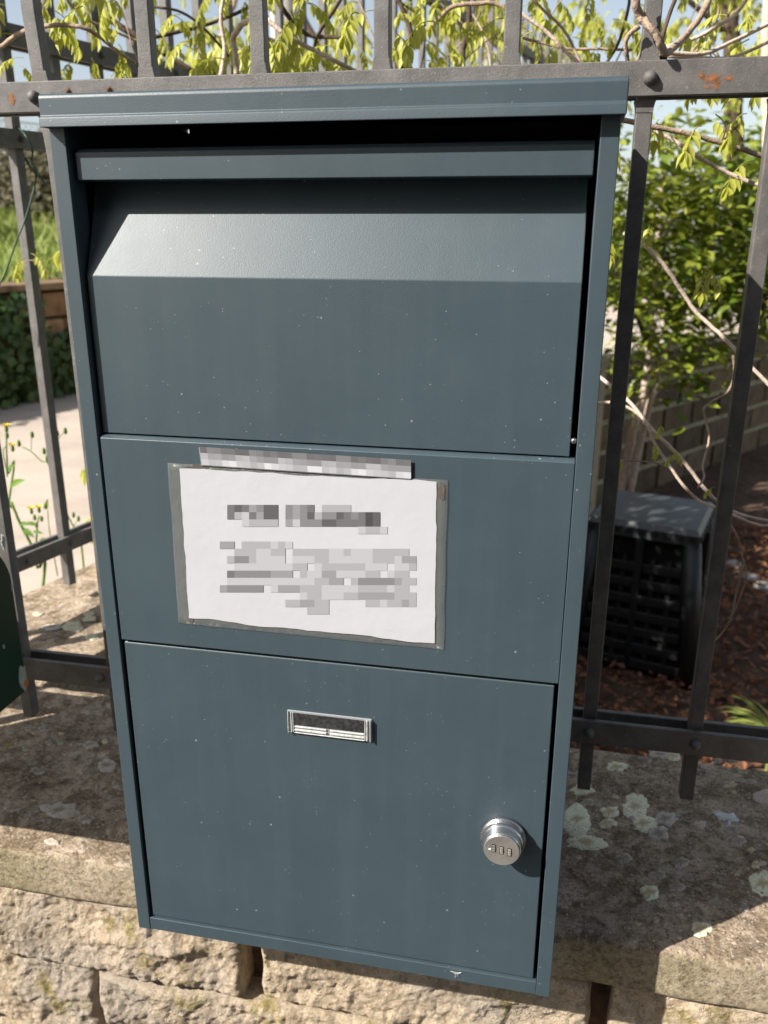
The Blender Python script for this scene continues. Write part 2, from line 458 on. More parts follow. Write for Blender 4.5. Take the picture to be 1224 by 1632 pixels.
def stone(x0, x1, z0, z1, seed, yf=.088):
    mb = MB(); nx = max(8, int((x1-x0)/.0029)); nz = max(6, int((z1-z0)/.0029))
    for j in range(nz+1):
        for i in range(nx+1):
            u = i/nx; v = j/nz
            x = x0+(x1-x0)*u; z = z0+(z1-z0)*v
            ed = min(min(u, 1-u)*(x1-x0), min(v, 1-v)*(z1-z0))
            h = .010*fbm(x*7+seed*3.1, z*9+seed, seed, 3) + .012*(.22-abs(noise.noise((x*13+seed, z*17, seed)))) + .0034*fbm(x*50, z*50, seed*2.3, 3) + .0024*noise.noise((x*140, z*140, seed)) + .0016*noise.noise((x*260, z*260, seed))
            rim = max(0, 1-ed/.008)
            jx = .0022*noise.noise((x*30, z*30, seed)); jz = .0022*noise.noise((x*30, z*30, seed+9))
            mb.v.append((x+jx, yf - max(-.012, h)*(1-.6*rim**2) + .007*rim**2.2, z+jz))
    for j in range(nz):
        for i in range(nx):
            a = j*(nx+1)+i; mb.f.append((a, a+1, a+nx+2, a+nx+1))
    # the sides run back into the wall
    ring = [i for i in range(nx+1)] + [j*(nx+1)+nx for j in range(1, nz+1)] + [nz*(nx+1)+i for i in range(nx-1, -1, -1)] + [j*(nx+1) for j in range(nz-1, 0, -1)]
    n0 = len(mb.v)
    for q in ring: x, y, z = mb.v[q]; mb.v.append((x, .14, z))
    k = len(ring)
    for q in range(k):
        r_ = (q+1) % k; mb.f.append((ring[r_], ring[q], n0+q, n0+r_))
    return mb.build('stone_block', STONE, wall, smooth=True)


courses = [(-.176, -.069, [-.960, -.555, -.130, .281, .70, 1.12, 1.52], .024), (-.300, -.183, [-.765, -.345, .062, .47, .88, 1.30], .010),
           (-.425, -.308, [-.98, -.57, -.15, .26, .68, 1.1], .012)]
sd = 1
for z0, z1, js, gap in courses:
    for a, b in zip(js, js[1:]):
        stone(a+gap/2, b-gap/2, z0, z1, sd, .0885 + .004*math.sin(sd*2.1)); sd += 1
lowst = MB()
lowst.box(-1.0, 1.7, .100, .13, Z_ROAD-.2, -.436); lowst.build('plinth', STONE, wall)

# lichen
LICH = []
for nm, rim, mid in (('pale_lichen', (.84, .82, .60), (.56, .45, .28)), ('grey_lichen', (.58, .52, .44), (.34, .28, .22)), ('pink_lichen', (.62, .50, .42), (.55, .44, .36)), ('cream_lichen', (.66, .60, .44), (.55, .50, .34)), ('bird_lime', (.75, .75, .74), (.62, .62, .60))):
    M, nt, b = new(nm); tcn = nd(nt, 'ShaderNodeTexCoord')
    ln = nd(nt, 'ShaderNodeVectorMath', operation='LENGTH'); nt.links.new(tcn.outputs['Object'], ln.inputs[0])
    co = tcn.outputs['Object']
    nz_ = ntex(nt, co, 120, 6, .7)
    f_ = mth(nt, 'ADD', mth(nt, 'MULTIPLY', ln.outputs['Value'], 60), mth(nt, 'MULTIPLY', mth(nt, 'SUBTRACT', nz_, .5), 1.4))
    c_ = ramp(nt, f_, [(.25, mid), (.6, rim)])
    c_ = mixc(nt, ramp(nt, ntex(nt, co, 330, 5, .75), [(.36, g(.7)), (.50, g(0))]), c_, tuple(x*.5 for x in mid))
    nt.links.new(ramp(nt, ntex(nt, co, 190, 5, .75), [(.29, g(0)), (.34, g(1))]), b.inputs['Alpha'])
    nt.links.new(c_, b.inputs['Base Color']); b.inputs['Roughness'].default_value = .95; b.inputs['Specular IOR Level'].default_value = .1
    bump(nt, b, ntex(nt, co, 300, 4), .8, .003); LICH.append(M)


def cap_h(x, y): return CAPT + .0022*fbm(x*22, y*22, CAPT*22) + .0030*noise.noise((x*5, y*5, CAPT*5))


def lichen(px, py, wpx, hpx, kind, seed):
    c = atz(px, py, CAPT); a = atz(px+wpx/2, py, CAPT)-c; bb = atz(px, py-hpx/2, CAPT)-c
    n = 46; mb = MB(); mb.v.append((c.x, c.y, cap_h(c.x, c.y)+.0014))
    for ring, (q, h) in enumerate(((.5, .0013), (.90, .0012), (1.0, -.0008))):
        for k in range(n):
            an = 2*math.pi*k/n
            rr = 1 + .36*noise.noise((math.cos(an)*1.6+seed, math.sin(an)*1.6, seed*.7)) + .22*noise.noise((math.cos(an)*4, math.sin(an)*4, seed))
            p = c + a*(math.cos(an)*rr*q) + bb*(math.sin(an)*rr*q)
            mb.v.append((p.x, p.y, cap_h(p.x, p.y) + h + .0003*noise.noise((p.x*200, p.y*200, 1))))
    for k in range(n):
        j = (k+1) % n; mb.f.append((0, 1+k, 1+j))
        for q in (0, 1): mb.f.append((1+q*n+k, 1+(q+1)*n+k, 1+(q+1)*n+j, 1+q*n+j))
    off = Vector((c.x, c.y, CAPT))
    o = bpy.data.objects.new('lichen', mb.mesh('lichen', LICH[kind], off, True)); COL.objects.link(o)
    o.parent = cap; o.location = off - wloc(cap)
    return o


for i, (a, b, c, d, k) in enumerate([(984, 1224, 36, 17, 0), (1012, 1285, 46, 44, 0), (972, 1294, 30, 22, 0), (968, 1312, 34, 16, 0), (921, 1306, 52, 52, 0), (935, 1342, 78, 26, 0),
        (1026, 1312, 40, 34, 0), (1060, 1305, 44, 24, 1), (1050, 1328, 36, 24, 1), (1052, 1204, 40, 16, 1), (1074, 1206, 22, 18, 0), (1116, 1315, 24, 16, 2), (1178, 1340, 27, 17, 1), (1219, 1269, 40, 24, 2), (1204, 1379, 15, 14, 0),
        (1217, 1409, 50, 40, 0), (1184, 1447, 24, 17, 1), (1036, 1423, 36, 25, 0), (1118, 1481, 36, 24, 0), (1079, 1414, 30, 15, 1), (1076, 1397, 20, 10, 1), (1049, 1394, 30, 18, 1), (1086, 1374, 28, 18, 1), (994, 1367, 28, 17, 1),
        (928, 1257, 40, 20, 0), (936, 1279, 25, 14, 1), (170, 1221, 32, 22, 1), (144, 1187, 26, 14, 1), (136, 1306, 22, 18, 1), (95, 1292, 64, 30, 1), (167, 1182, 12, 9, 0), (184, 1251, 14, 14, 1),
        (84, 1342, 26, 11, 2), (116, 999, 36, 18, 3), (143, 987, 24, 10, 3), (142, 978, 20, 8, 3), (84, 1000, 34, 12, 1), (147, 1016, 26, 10, 3), (60, 978, 20, 8, 3), (1195, 1247, 30, 10, 1), (1010, 1450, 18, 9, 1), (60, 1230, 24, 10, 1), (20, 1290, 26, 11, 1)]):
    lichen(a, b, c*.92, d*.92, k, i*1.37+.5)
rq = random.Random(17)
for i in range(60):
    px_ = rq.uniform(915, 1224) if i < 40 else rq.uniform(5, 175); py_ = rq.uniform(1195, 1500) if i < 40 else rq.uniform(1120, 1320)
    z_ = rq.uniform(6, 15); lichen(px_, py_, z_, z_*rq.uniform(.45, .65), rq.choice((0, 1, 1, 1, 2)), i*.73+40)
# bird dropping on the coping
for a, b, c, d, q in ((1157, 1300, 30, 13, 3.3), (1170, 1306, 18, 8, 7.7), (1143, 1294, 22, 4, 5.1), (1162, 1312, 6, 12, 9.4)):
    lichen(a, b, c, d, 4, q).name = 'bird_dropping'

# ------------------------------------------------------------------ fences of flat iron rails and square bars
def rivet(parent, p, nrm, r=.0085):
    nrm = Vector(nrm).normalized(); mb = MB(); ax = nrm.orthogonal().normalized(); ay = nrm.cross(ax); n = 12; rows = ((1.0, -.002), (1.0, .002), (.8, .0055), (.45, .0075)); b0 = 0
    for q, h in rows:
        for k in range(n):
            a = 2*math.pi*k/n; mb.v.append(tuple(Vector(p)+nrm*h+(ax*math.cos(a)+ay*math.sin(a))*r*q))
    for i in range(len(rows)-1):
        for k in range(n):
            a = i*n+k; b = i*n+(k+1) % n; mb.f.append((a, b, b+n, a+n))
    mb.f.append(tuple((len(rows)-1)*n+k for k in range(n)))
    return mb.build('rivet', IRON, parent, smooth=True)


fen = tag(empty('iron_fence', (0, .3, .04)), 'weathered grey iron fence with square bars directly behind the mailbox', 'fence')
FY = .302; BW = .0082
BARX = [-.808, -.675, -.540, -.410, -.275, -.146, -.012, .121, .255, .381, .512, .645, .78, .912]
for i, x in enumerate(BARX):
    b = MB().box(x-BW, x+BW, FY-BW, FY+BW, .038+.004*((i*7) % 5-2)/2, 1.62)
    if i == 3:
        b = MB(); zz = (.036, .3, .5, .7, .80, .845, .88, .95, 1.62); dx = (.013, .0145, .015, .014, .012, .008, .005, .001, -.001)
        for z_, d_ in zip(zz, dx): b.v += [(x+d_-BW, FY-BW, z_), (x+d_+BW, FY-BW, z_), (x+d_+BW, FY+BW, z_), (x+d_-BW, FY+BW, z_)]
        for r_ in range(len(zz)-1):
            for k in range(4): a = r_*4+k; c = r_*4+(k+1) % 4; b.f.append((a, c, c+4, a+4))
        b.f += [(3, 2, 1, 0), tuple(len(zz)*4-4+k for k in range(4))]
    o = b.build('bar', IRON, fen, bevel=.0014)
    # forged swelling where bar and rail meet
    for zc, sgn in ((.8785, 1), (.8435, -1)):
        xo = (.0065 if sgn > 0 else .0095) if i == 3 else 0
        mb = MB(); zz = [(0, .0022), (.002, .0014), (.006, .0005), (.011, 0)]; n0 = 0
        for dz, e in zz:
            q = BW+e; mb.v += [(x+xo-q, FY-BW-.0006, zc+sgn*dz), (x+xo+q, FY-BW-.0006, zc+sgn*dz), (x+xo+q, FY+BW+.0006, zc+sgn*dz), (x+xo-q, FY+BW+.0006, zc+sgn*dz)]
        for r_ in range(3):
            for k in range(4): a = r_*4+k; c = r_*4+(k+1) % 4; mb.f.append((a, c, c+4, a+4))
        mb.build('collar', IRON, o)
for z0, z1 in ((.846, .878), (.1105, .1425), (1.36, 1.392)):
    for ya, yb in ((FY-BW-.0085, FY-BW-.001), (FY+BW+.001, FY+BW+.0085)):
        MB().box(-1.0, 1.05, ya, yb, z0, z1).build('rail', IRON, fen, bevel=.0013)
for x in BARX:
    if x < -.35 or x > .2: rivet(fen, (x+.002, FY-BW-.0085, .862), (0, -1, 0), .0068)
    rivet(fen, (x, FY-BW-.0085, .127), (0, -1, 0), .0062)
# rust bloom and drilled holes on the top rail
RUST = simple('orange_rust', (.42, .155, .045), .95, .45, 90, .4, 300)
def soft(mat_col, seed, name):
    M, nt, b = new(name); tcn = nd(nt, 'ShaderNodeTexCoord'); co = tcn.outputs['Generated']
    cn = nd(nt, 'ShaderNodeVectorMath', operation='SUBTRACT'); cn.inputs[1].default_value = (.5, .5, .5); fl_ = nd(nt, 'ShaderNodeVectorMath', operation='MULTIPLY'); fl_.inputs[1].default_value = (1, 0, 1); nt.links.new(co, fl_.inputs[0]); cn.inputs[1].default_value = (.5, 0, .5); nt.links.new(fl_.outputs[0], cn.inputs[0])
    ln = nd(nt, 'ShaderNodeVectorMath', operation='LENGTH'); nt.links.new(cn.outputs[0], ln.inputs[0])
    nz_ = ntex(nt, tcn.outputs['Object'], 170, 6, .7); nq = ntex(nt, tcn.outputs['Object'], 700, 3, .6)
    a_ = mth(nt, 'ADD', mth(nt, 'SUBTRACT', .34, ln.outputs['Value']), mth(nt, 'MULTIPLY', mth(nt, 'SUBTRACT', nz_, .5), .9))
    nt.links.new(ramp(nt, a_, [(.0, g(0)), (.30, g(.75))]), b.inputs['Alpha'])
    nt.links.new(ramp(nt, nq, [(.3, tuple(x*.6 for x in mat_col)), (.7, mat_col)]), b.inputs['Base Color']); b.inputs['Roughness'].default_value = .95
    return M
SOFTRUST = soft((.46, .17, .055), 1, 'rust_bloom')
def bloom(parent, px, py, wpx, hpx, Y, seed, mat=RUST, name='rust_spot', depth=.0005):
    c = at(px, py, Y); a = at(px+wpx/2, py, Y)-c; bb = at(px, py-hpx/2, Y)-c; n = 22; mb = MB()
    pts = []
    for k in range(n):
        an = 2*math.pi*k/n; rr = .75+.55*noise.noise((math.cos(an)*2+seed, math.sin(an)*2, seed))
        pts.append(c+a*(math.cos(an)*rr)+bb*(math.sin(an)*rr))
    mb.v = [(p.x, Y-depth, p.z) for p in pts]+[(p.x, Y+.0003, p.z) for p in pts]
    mb.f = [tuple(range(n))]+[(k, (k+1) % n, n+(k+1) % n, n+k) for k in range(n)]
    return mb.build(name, mat, parent)
RY = FY-BW-.0085
for px, py, wd, hg, sd_ in ((1135, 123, 22, 12, 1), (1118, 120, 8, 7, 2.2), (1143, 132, 9, 14, 3.1), (1158, 124, 14, 6, 4.4), (19, 158, 6, 12, 5), (1126, 138, 8, 6, 6.1)):
    bloom(fen, px, py, wd*3.2, hg*3.0, RY, sd_, SOFTRUST)
HOLE = simple('drill_hole', (.004, .004, .004), .9)
for px, py in ((109, 147), (174, 144)):
    bloom(fen, px, py, 15, 13, RY, 7.3, simple('rust_halo', (.20, .095, .04), .95, .4, 120), 'rust_spot', .0004)
    bloom(fen, px+1, py, 9, 9, RY, 1.1, HOLE, 'drilled_hole', .0008)

sfen = tag(empty('side_iron_fence', tuple(st(0, 0, .04))), 'iron fence of bars and rails running back along the road side', 'fence')
for i in range(-3, 38):
    if i == -1: continue
    s = .0 + i*.107
    c = st(s, 0, 0)
    ax, ay = S15*.0088, N15*.0088
    MB().obox(c+Vector((0, 0, .79)), ax, ay, Vector((0, 0, .76))).build('bar', IRON, sfen)
for z0, z1 in ((.106, .136), (.852, .882), (1.012, 1.046), (1.42, 1.45)):
    for t in (-.0135, .0135):
        c = st(1.75, t, (z0+z1)/2); MB().obox(c, S15*2.2, N15*.0036, Vector((0, 0, (z1-z0)/2))).build('rail', IRON, sfen)
for i in range(-3, 12):
    for z in (.867, 1.029, .121): rivet(sfen, st(i*.107, -.0171, z), -N15, .006)

# ------------------------------------------------------------------ the parcel mailbox
box = tag(empty('parcel_mailbox', (0, .13, 0)), 'large slate-grey metal parcel mailbox with sloping drop flap and lower door', 'mailbox')
HW = .22; SW = .0135
bd = MB()
bd.box(-HW, -HW+.0016, .0025, .272, .004, .8195); bd.box(HW-.0016, HW, .0025, .272, .004, .8195)
bd.box(-HW+.0016, HW-.0016, .2700, .272, .004, .8240); bd.box(-HW+.0016, HW-.0016, .003, .270, .004, .006)
bd.box(-HW+.0016, HW-.0016, .06, .270, .535, .537)
bd.build('body', PAINT, box)
for sx in (-1, 1):
    x0, x1 = sorted((sx*HW, sx*(HW-SW)))
    f = MB().box(x0, x1, 0, .0024, 0, .812)
    xi = sx*(HW-SW); a, b = sorted((xi, xi+sx*.0015)); f.box(a, b, .0022, .024, .0012, .811)
    f.build('stile', PAINT, box, bevel=.0013, seg=3)
MB().prism([(.0004, .0008), (.022, .0008), (.022, .0160), (.0006, .0160), (.0004, .0155)], -HW+SW+.0004, HW-SW-.0004).build('bottom_rail', PAINT, box, bevel=.0006)
# lid
lid = MB()
lid.prism([(-.0108, .7978), (-.0092, .7976), (-.0082, .8045), (-.0062, .8050), (-.0062, .8175), (-.0045, .8200), (.2735, .8235), (.2735, .8255), (-.0050, .8222), (-.0070, .8208), (-.0078, .8188), (-.0078, .8062), (-.0098, .8048)], -.2215, .2225)
for xa, xb in ((-.2219, -.2204), (.2206, .2229)):
    lid.prism([(-.0103, .8000), (-.0085, .7981), (.272, .7985), (.272, .8240), (-.0058, .8205), (-.0072, .8180), (-.0072, .8060), (-.0092, .8046)], xa, xb)
lid.build('lid', PAINT, box, bevel=.0006)
# drop flap: lip, sloping face and upright face
fl = MB().prism([(.0062, .5508), (.0085, .5508), (.0085, .6845), (.0395, .7605), (.0382, .7618), (.0062, .6852)], -.2042, .2016)
flo = fl.build('drop_flap', PAINT, box, bevel=.0009)
lp = MB().prism([(.0062, .7598), (.0402, .7598), (.0402, .7835), (.0095, .7835), (.0062, .7805)], -.2032, .2036)
lp.build('flap_lip', PAINT, flo, bevel=.0007)
sd_ = MB().prism([(.0090, .553), (.034, .553), (.034, .757), (.0090, .684)], -.2038, -.2026); sd_.build('flap_cheek', PAINT, flo)
sd_ = MB().prism([(.0090, .553), (.034, .553), (.034, .757), (.0090, .684)], .1993, .2005); sd_.build('flap_cheek', PAINT, flo)
MB().lathe([(.0022, -.002), (.0022, .003), (.0012, .004)], (.2040, .008, .564), 'y', 10).build('hinge_pin', CHROME, flo)
# middle panel
MB().prism([(.0000, .3500), (.0200, .3500), (.0200, .5496), (.0048, .5496), (.0000, .5476)], -.2040, .2061).build('middle_panel', PAINT, box, bevel=.0007)
# lower door
dr = MB().prism([(.0026, .0178), (.0200, .0178), (.0200, .3474), (.0048, .3474), (.0026, .3458)], -.2032, .2030)
door = dr.build('door', PAINT, box, bevel=.0011)
# name holder
DY = .0026
nh = MB().box(-.0412, .0404, DY-.0016, DY+.0002, .2686, .2928)
CLEAR, nt, b = new('clear_plastic'); b.inputs['Base Color'].default_value = (.60, .61, .63, 1); b.inputs['Roughness'].default_value = .10; b.inputs['Alpha'].default_value = .42
bump(nt, b, ntex(nt, obj_co(nt), 90, 2), .1, .002)
nho = nh.build('name_holder', CLEAR, door, bevel=.0008)
MB().box(-.0345, .0335, DY-.0026, DY-.0015, .2785, .2908).build('dark_insert', DARKIN, nho)
FROST = simple('frosted_plastic', (.50, .50, .49), .15, .3, 200)
rb = MB()
rb.box(-.0404, -.0397, DY-.0042, DY-.0012, .2696, .2922); rb.box(-.0376, -.0366, DY-.0034, DY-.0012, .2700, .2916); rb.box(-.0358, -.0350, DY-.0030, DY-.0012, .2700, .2912)
rb.box(.0390, .0397, DY-.0042, DY-.0012, .2696, .2922); rb.box(.0356, .0366, DY-.0034, DY-.0012, .2700, .2916); rb.box(.0338, .0346, DY-.0030, DY-.0012, .2700, .2912)
rb.box(-.0342, -.0030, DY-.0034, DY-.0014, .2722, .2738); rb.box(.0005, .0332, DY-.0034, DY-.0014, .2722, .2738)
rb.box(-.0342, -.0030, DY-.0030, DY-.0014, .2756, .2770); rb.box(.0005, .0332, DY-.0030, DY-.0014, .2756, .2770)
rb.box(-.0345, .0333, DY-.0028, DY-.0014, .2694, .2701)
rb.build('holder_rib', FROST, nho, bevel=.0003)
# combination lock
LX, LZ = .1660, .1835
lk = MB().lathe([(.0208, -.0004), (.0208, .0035), (.0200, .0046), (.0186, .0052), (.0180, .0062), (.0192, .0070), (.0194, .0100), (.0184, .0112), (.0178, .0122), (.0176, .0190), (.0168, .0204), (.0160, .0207)], (LX, DY, LZ), 'y', 72)
lko = lk.build('combination_lock', CHROME, door, smooth=False)
lko.data.polygons.foreach_set('use_smooth', [True]*len(lko.data.polygons))
kn = MB()
for r, h0, h1, n in ((.0209, .0006, .0034, 90), (.0195, .0074, .0097, 84)):
    for k in range(n):
        a = 2*math.pi*k/n; rad = Vector((math.cos(a), 0, math.sin(a))); tan = Vector((-math.sin(a), 0, math.cos(a)))
        kn.obox(Vector((LX, DY-(h0+h1)/2, LZ))+rad*r, rad*.0004, tan*.00035, Vector((0, (h1-h0)/2, 0)))
kn.build('knurling', CHROME, lko)
fc = MB().lathe([(.0163, .0195), (.0163, .0212), (.0158, .0216)], (LX, DY, LZ), 'y', 56)
fco = fc.build('lock_face', BRUSHED, lko)
tilt = math.radians(-4)
for k in (-1, 0, 1):
    cx = LX+k*.0068*1.05; cz = LZ+.0006-k*.0011
    MB().box(cx-.0019, cx+.0019, DY-.0218, DY-.0214, cz-.0042, cz+.0042).build('wheel_slot', HOLE, lko)
    wl = MB(); n = 10
    for q in range(3):
        wl.box(cx-.0014, cx+.0014, DY-.0228+.0003*abs(q-1), DY-.0216, cz-.0036+q*.0025, cz-.0036+q*.0025+.0021)
    wl.build('number_wheel', BRASS if k > -1 else BRUSHED, lko, bevel=.0003)
MB().box(LX-.0120, LX-.0096, DY-.0222, DY-.0214, LZ-.0002, LZ+.0006).build('index_mark', simple('white_mark', (.8, .8, .8), .5), lko)
# spider silk on the bottom rail
SILK = simple('spider_silk', (.75, .75, .75), .6)
c = at(727, 1550, -.0006)
web = MB()
for pts in (((-.006, 0, .001), (-.002, 0, -.0015), (.003, 0, -.001), (.006, 0, .0015)), ((-.001, 0, -.0012), (-.0008, 0, -.005), (-.0014, 0, -.009)), ((.0005, 0, -.001), (.002, 0, -.004), (.0018, 0, -.006)), ((-.008, 0, .0012), (0, 0, .0005), (.007, 0, .0018))):
    web.tube([c+Vector(p)*.75+Vector((0, -.0003, 0)) for p in pts], .00016, 4)
tag(web.build('spider_silk', SILK), 'tiny tuft of white spider silk on the bottom edge of the mailbox', 'cobweb')

# ------------------------------------------------------------------ the notice
nt_ = tag(empty('paper_notice', (-.02, -.001, .375)), 'white printed paper notice in a clear sleeve stuck on the mailbox', 'notice')
SLV, n_, b = new('plastic_sleeve'); b.inputs['Base Color'].default_value = (.27, .27, .25, 1); b.inputs['Roughness'].default_value = .3; b.inputs['Alpha'].default_value = .24
bump(n_, b, ntex(n_, obj_co(n_), 45, 3), .4, .004)
def sheet(corners, nx, ny, y0, amp, sc, seed, jag=0):
    a, b_, c, d = [at(px, py, 0) for px, py in corners]; mb = MB()
    for j in range(ny+1):
        for i in range(nx+1):
            u, v = i/nx, j/ny; p = a*(1-u)*(1-v)+b_*u*(1-v)+c*u*v+d*(1-u)*v
            ex = jag*(noise.noise((u*5, v*4, seed))+.4*noise.noise((u*17, v*13, seed))) if (i in (0, nx) or j in (0, ny)) else 0
            mb.v.append((p.x+ex, y0-abs(amp*noise.noise((p.x*sc, p.z*sc, seed))), p.z+ex))
    for j in range(ny):
        for i in range(nx):
            k = j*(nx+1)+i; mb.f.append((k, k+1, k+nx+2, k+nx+1))
    return mb
slv = sheet(((268, 737), (714, 765), (707, 1035), (285, 992)), 30, 20, -.0006, .0006, 14, 2, .0010).build('plastic_sleeve', SLV, nt_, smooth=True)
sm = slv.modifiers.new('thickness', 'SOLIDIFY'); sm.thickness = .0003
PAPER = simple('white_paper', (.46, .46, .49), .85, .02, 12, .15, 30, .2)
PC = ((287, 746), (696, 767), (693, 1024), (302, 984))
pp = sheet(PC, 40, 26, -.0014, .0003, 9, 5, .0022).build('paper', PAPER, nt_)
for px, py, w_, h_, s_ in ((703, 783, 14, 34, 1.2), (318, 744, 60, 9, 2.5), (291, 760, 8, 26, 3.7), (304, 985, 9, 18, 4.4)):
    bloom(nt_, px, py, w_, h_, -.0010, s_, simple('old_tape', (.10, .085, .07), .4, .5, 60), 'tape_scrap', .0002)
# the print: pixelated past reading, grey mosaic cells standing in for the lettering
INK, n_, b = new('mosaic_print'); va = nd(n_, 'ShaderNodeVertexColor', layer_name='Col'); n_.links.new(va.outputs[0], b.inputs['Base Color']); b.inputs['Roughness'].default_value = .85
b.inputs['Specular IOR Level'].default_value = .2
def cells(rows, x0, y0, cw, ch, Y, name, parent, base=(.45, .445, .475)):
    mb = MB(); mb.c = []
    for j, row in enumerate(rows):
        for i, chh in enumerate(row):
            if chh == '.': continue
            v = int(chh)/9.0
            xa, xb, ya, yb = x0+i*cw, x0+(i+1)*cw, y0+j*ch, y0+(j+1)*ch
            P = [at((q/2.448)+240, (r_/2.448)+680, Y) for q, r_ in ((xa, yb), (xb, yb), (xb, ya), (xa, ya))]
            mb.quad(*P); k = 1-v*.92
            mb.c.append(tuple(x*k*k+.02 for x in base))
    return mb.build(name, INK, parent)
PY = -.00176
cells(['5653466.4345.2222.....',
       '5215366.4346244654576.',
       '..12222.3144466555576.',
       '..................1221'], 299, 305, 28.4, 28.4, PY, 'mosaic_text', nt_)
ROWS = ['33.2222121....................',
        '..2221122.2222211211122222....',
        '.24421111.11122111111222133...',
        '..1111111122.1222222111.112...',
        '.544444333.21133111122.122....',
        '.1111111111112233.244444322...',
        '344444.1333222111112222122....',
        '...........1221112233333222...',
        '.........223322.....2212232...',
        '............222...............']
cells([r_.ljust(30, '.') for r_ in ROWS], 270, 448, 28.4, 28.4, PY, 'mosaic_text', nt_)
# the narrow label above
lb = tag(empty('label_strip', (-.015, -.001, .535)), 'narrow whitish sticker strip just above the paper notice', 'label')
LBL = simple('dull_label', (.22, .235, .25), .6, .08, 40)
s2 = sheet(((318, 712), (655, 733), (655, 763), (322, 741)), 14, 2, -.0018, .0002, 9, 8).build('backing', LBL, lb); s2.modifiers.new('thickness', 'SOLIDIFY').thickness = .0002
ST = ['.1233212222222211......................', '12112112211342122212222222221...'.ljust(30, '.'), '...2221223322212122122213321334321', '......3333333333322332222211333']
mbx = MB(); mbx.c = []
rr_ = random.Random(3)
a, b_, c, d = at(318, 712, -.0024), at(655, 733, -.0024), at(655, 763, -.0024), at(322, 741, -.0024)
def bl(u, v): return a*(1-u)*(1-v)+b_*u*(1-v)+c*u*v+d*(1-u)*v
for j in range(3):
    for i in range(29):
        sh = (.30, .34, .44)[(i*7+j*5+(i*i) % 4) % 3] * (1.35 if j == 2 else 1.1 if j == 1 else .85) * rr_.uniform(.9, 1.08)*(.42, .62, .80)[j]
        mbx.quad(bl(i/29, (j+1)/3), bl((i+1)/29, (j+1)/3), bl((i+1)/29, j/3), bl(i/29, j/3)); mbx.c.append((sh, sh, sh*1.05))
mbx.build('mosaic_text', INK, lb)

# ------------------------------------------------------------------ green mailbox at the left
GREENP, n_, b = new('dark_green_paint'); co = obj_co(n_)
gb = ramp(n_, ntex(n_, co, 12, 5), [(.3, (.004, .032, .019)), (.7, (.007, .046, .028))])
gb = mixc(n_, mth(n_, 'MULTIPLY', spots(n_, co, 40, .4, .8), .8), gb, (.30, .32, .28))
n_.links.new(gb, b.inputs['Base Color']); b.inputs['Roughness'].default_value = .33
bump(n_, b, ntex(n_, co, 8, 2), .15, .006)
gbx = tag(empty('green_mailbox', (-.65, .1, .157)), 'dark green metal mailbox with round top and chipped paint', 'mailbox')
GX, GYB, GYF, GZ = -.4545, .190, -.005, .157
prof = [(GYF, GZ), (GYB, GZ)]
cyy = (GYB+GYF)/2; rad = (GYB-GYF)/2
zs = GZ+.150
for k in range(25):
    a_ = math.pi*k/24; prof.append((cyy+rad*math.cos(a_), zs+rad*.82*math.sin(a_)))
MB().prism(prof, -.80, GX).build('body', GREENP, gbx, bevel=.004, seg=3)
for xc in (-.60, -.72):
    MB().box(xc-.01, xc+.01, GYB-.002, FY-BW-.009, GZ+.06, GZ+.075).build('bracket', IRON, gbx)
MB().box(-.74, -.52, GYF-.004, GYF+.002, GZ+.12, GZ+.14).build('letter_flap', GREENP, gbx, bevel=.002)
def chip(y, z, w_, h_, mat, seed, e):
    n = 18; mb = MB(); pts = []
    for k in range(n):
        an = 2*math.pi*k/n; rr = .8+.5*noise.noise((math.cos(an)*2+seed, math.sin(an)*2, seed)); pts.append((GX+e, y+w_*math.cos(an)*rr, z+h_*math.sin(an)*rr))
    mb.v = pts+[(GX-.001, y_, z_) for _, y_, z_ in pts]; mb.f = [tuple(range(n))]+[((k+1) % n, k, n+k, n+(k+1) % n) for k in range(n)]
    return mb.build('paint_chip', mat, gbx)
PRIM = simple('grey_primer', (.36, .37, .34), .8, .25, 90)
chip(.181, GZ+.022, .010, .022, PRIM, 3, .0006); chip(.186, GZ+.012, .006, .007, RUST, 4, .0010); chip(.183, GZ+.205, .004, .011, PRIM, 5, .0006)
chip(.15, GZ+.112, .003, .005, PRIM, 6, .0006); chip(.155, GZ+.08, .002, .004, PRIM, 7, .0006); chip(.186, GZ+.145, .002, .006, PRIM, 8, .0006)

# ------------------------------------------------------------------ green garden wire tied on the side fence
WIRE = simple('green_wire', (.03, .075, .045), .4, .3, 60)
wire = MB()
wire.tube(spline([at(28, 202, .78), at(42, 218, .76), at(52, 240, .77), at(51, 258, .78), at(60, 276, .78), at(75, 297, .79)]), .0017, 6)
wire.tube(spline([at(36, 250, .80), at(48, 265, .79), at(57, 280, .78), at(52, 310, .77), at(40, 350, .76), at(26, 385, .75), at(12, 425, .74), at(0, 452, .73), at(-25, 500, .72)]), .0016, 6)
wire.tube(spline([at(40, 250, .80), at(50, 268, .795), at(59, 282, .785)]), .0012, 5)
tag(wire.build('garden_wire', WIRE, smooth=True), 'dark green garden wire hanging knotted from the side fence rail', 'wire')

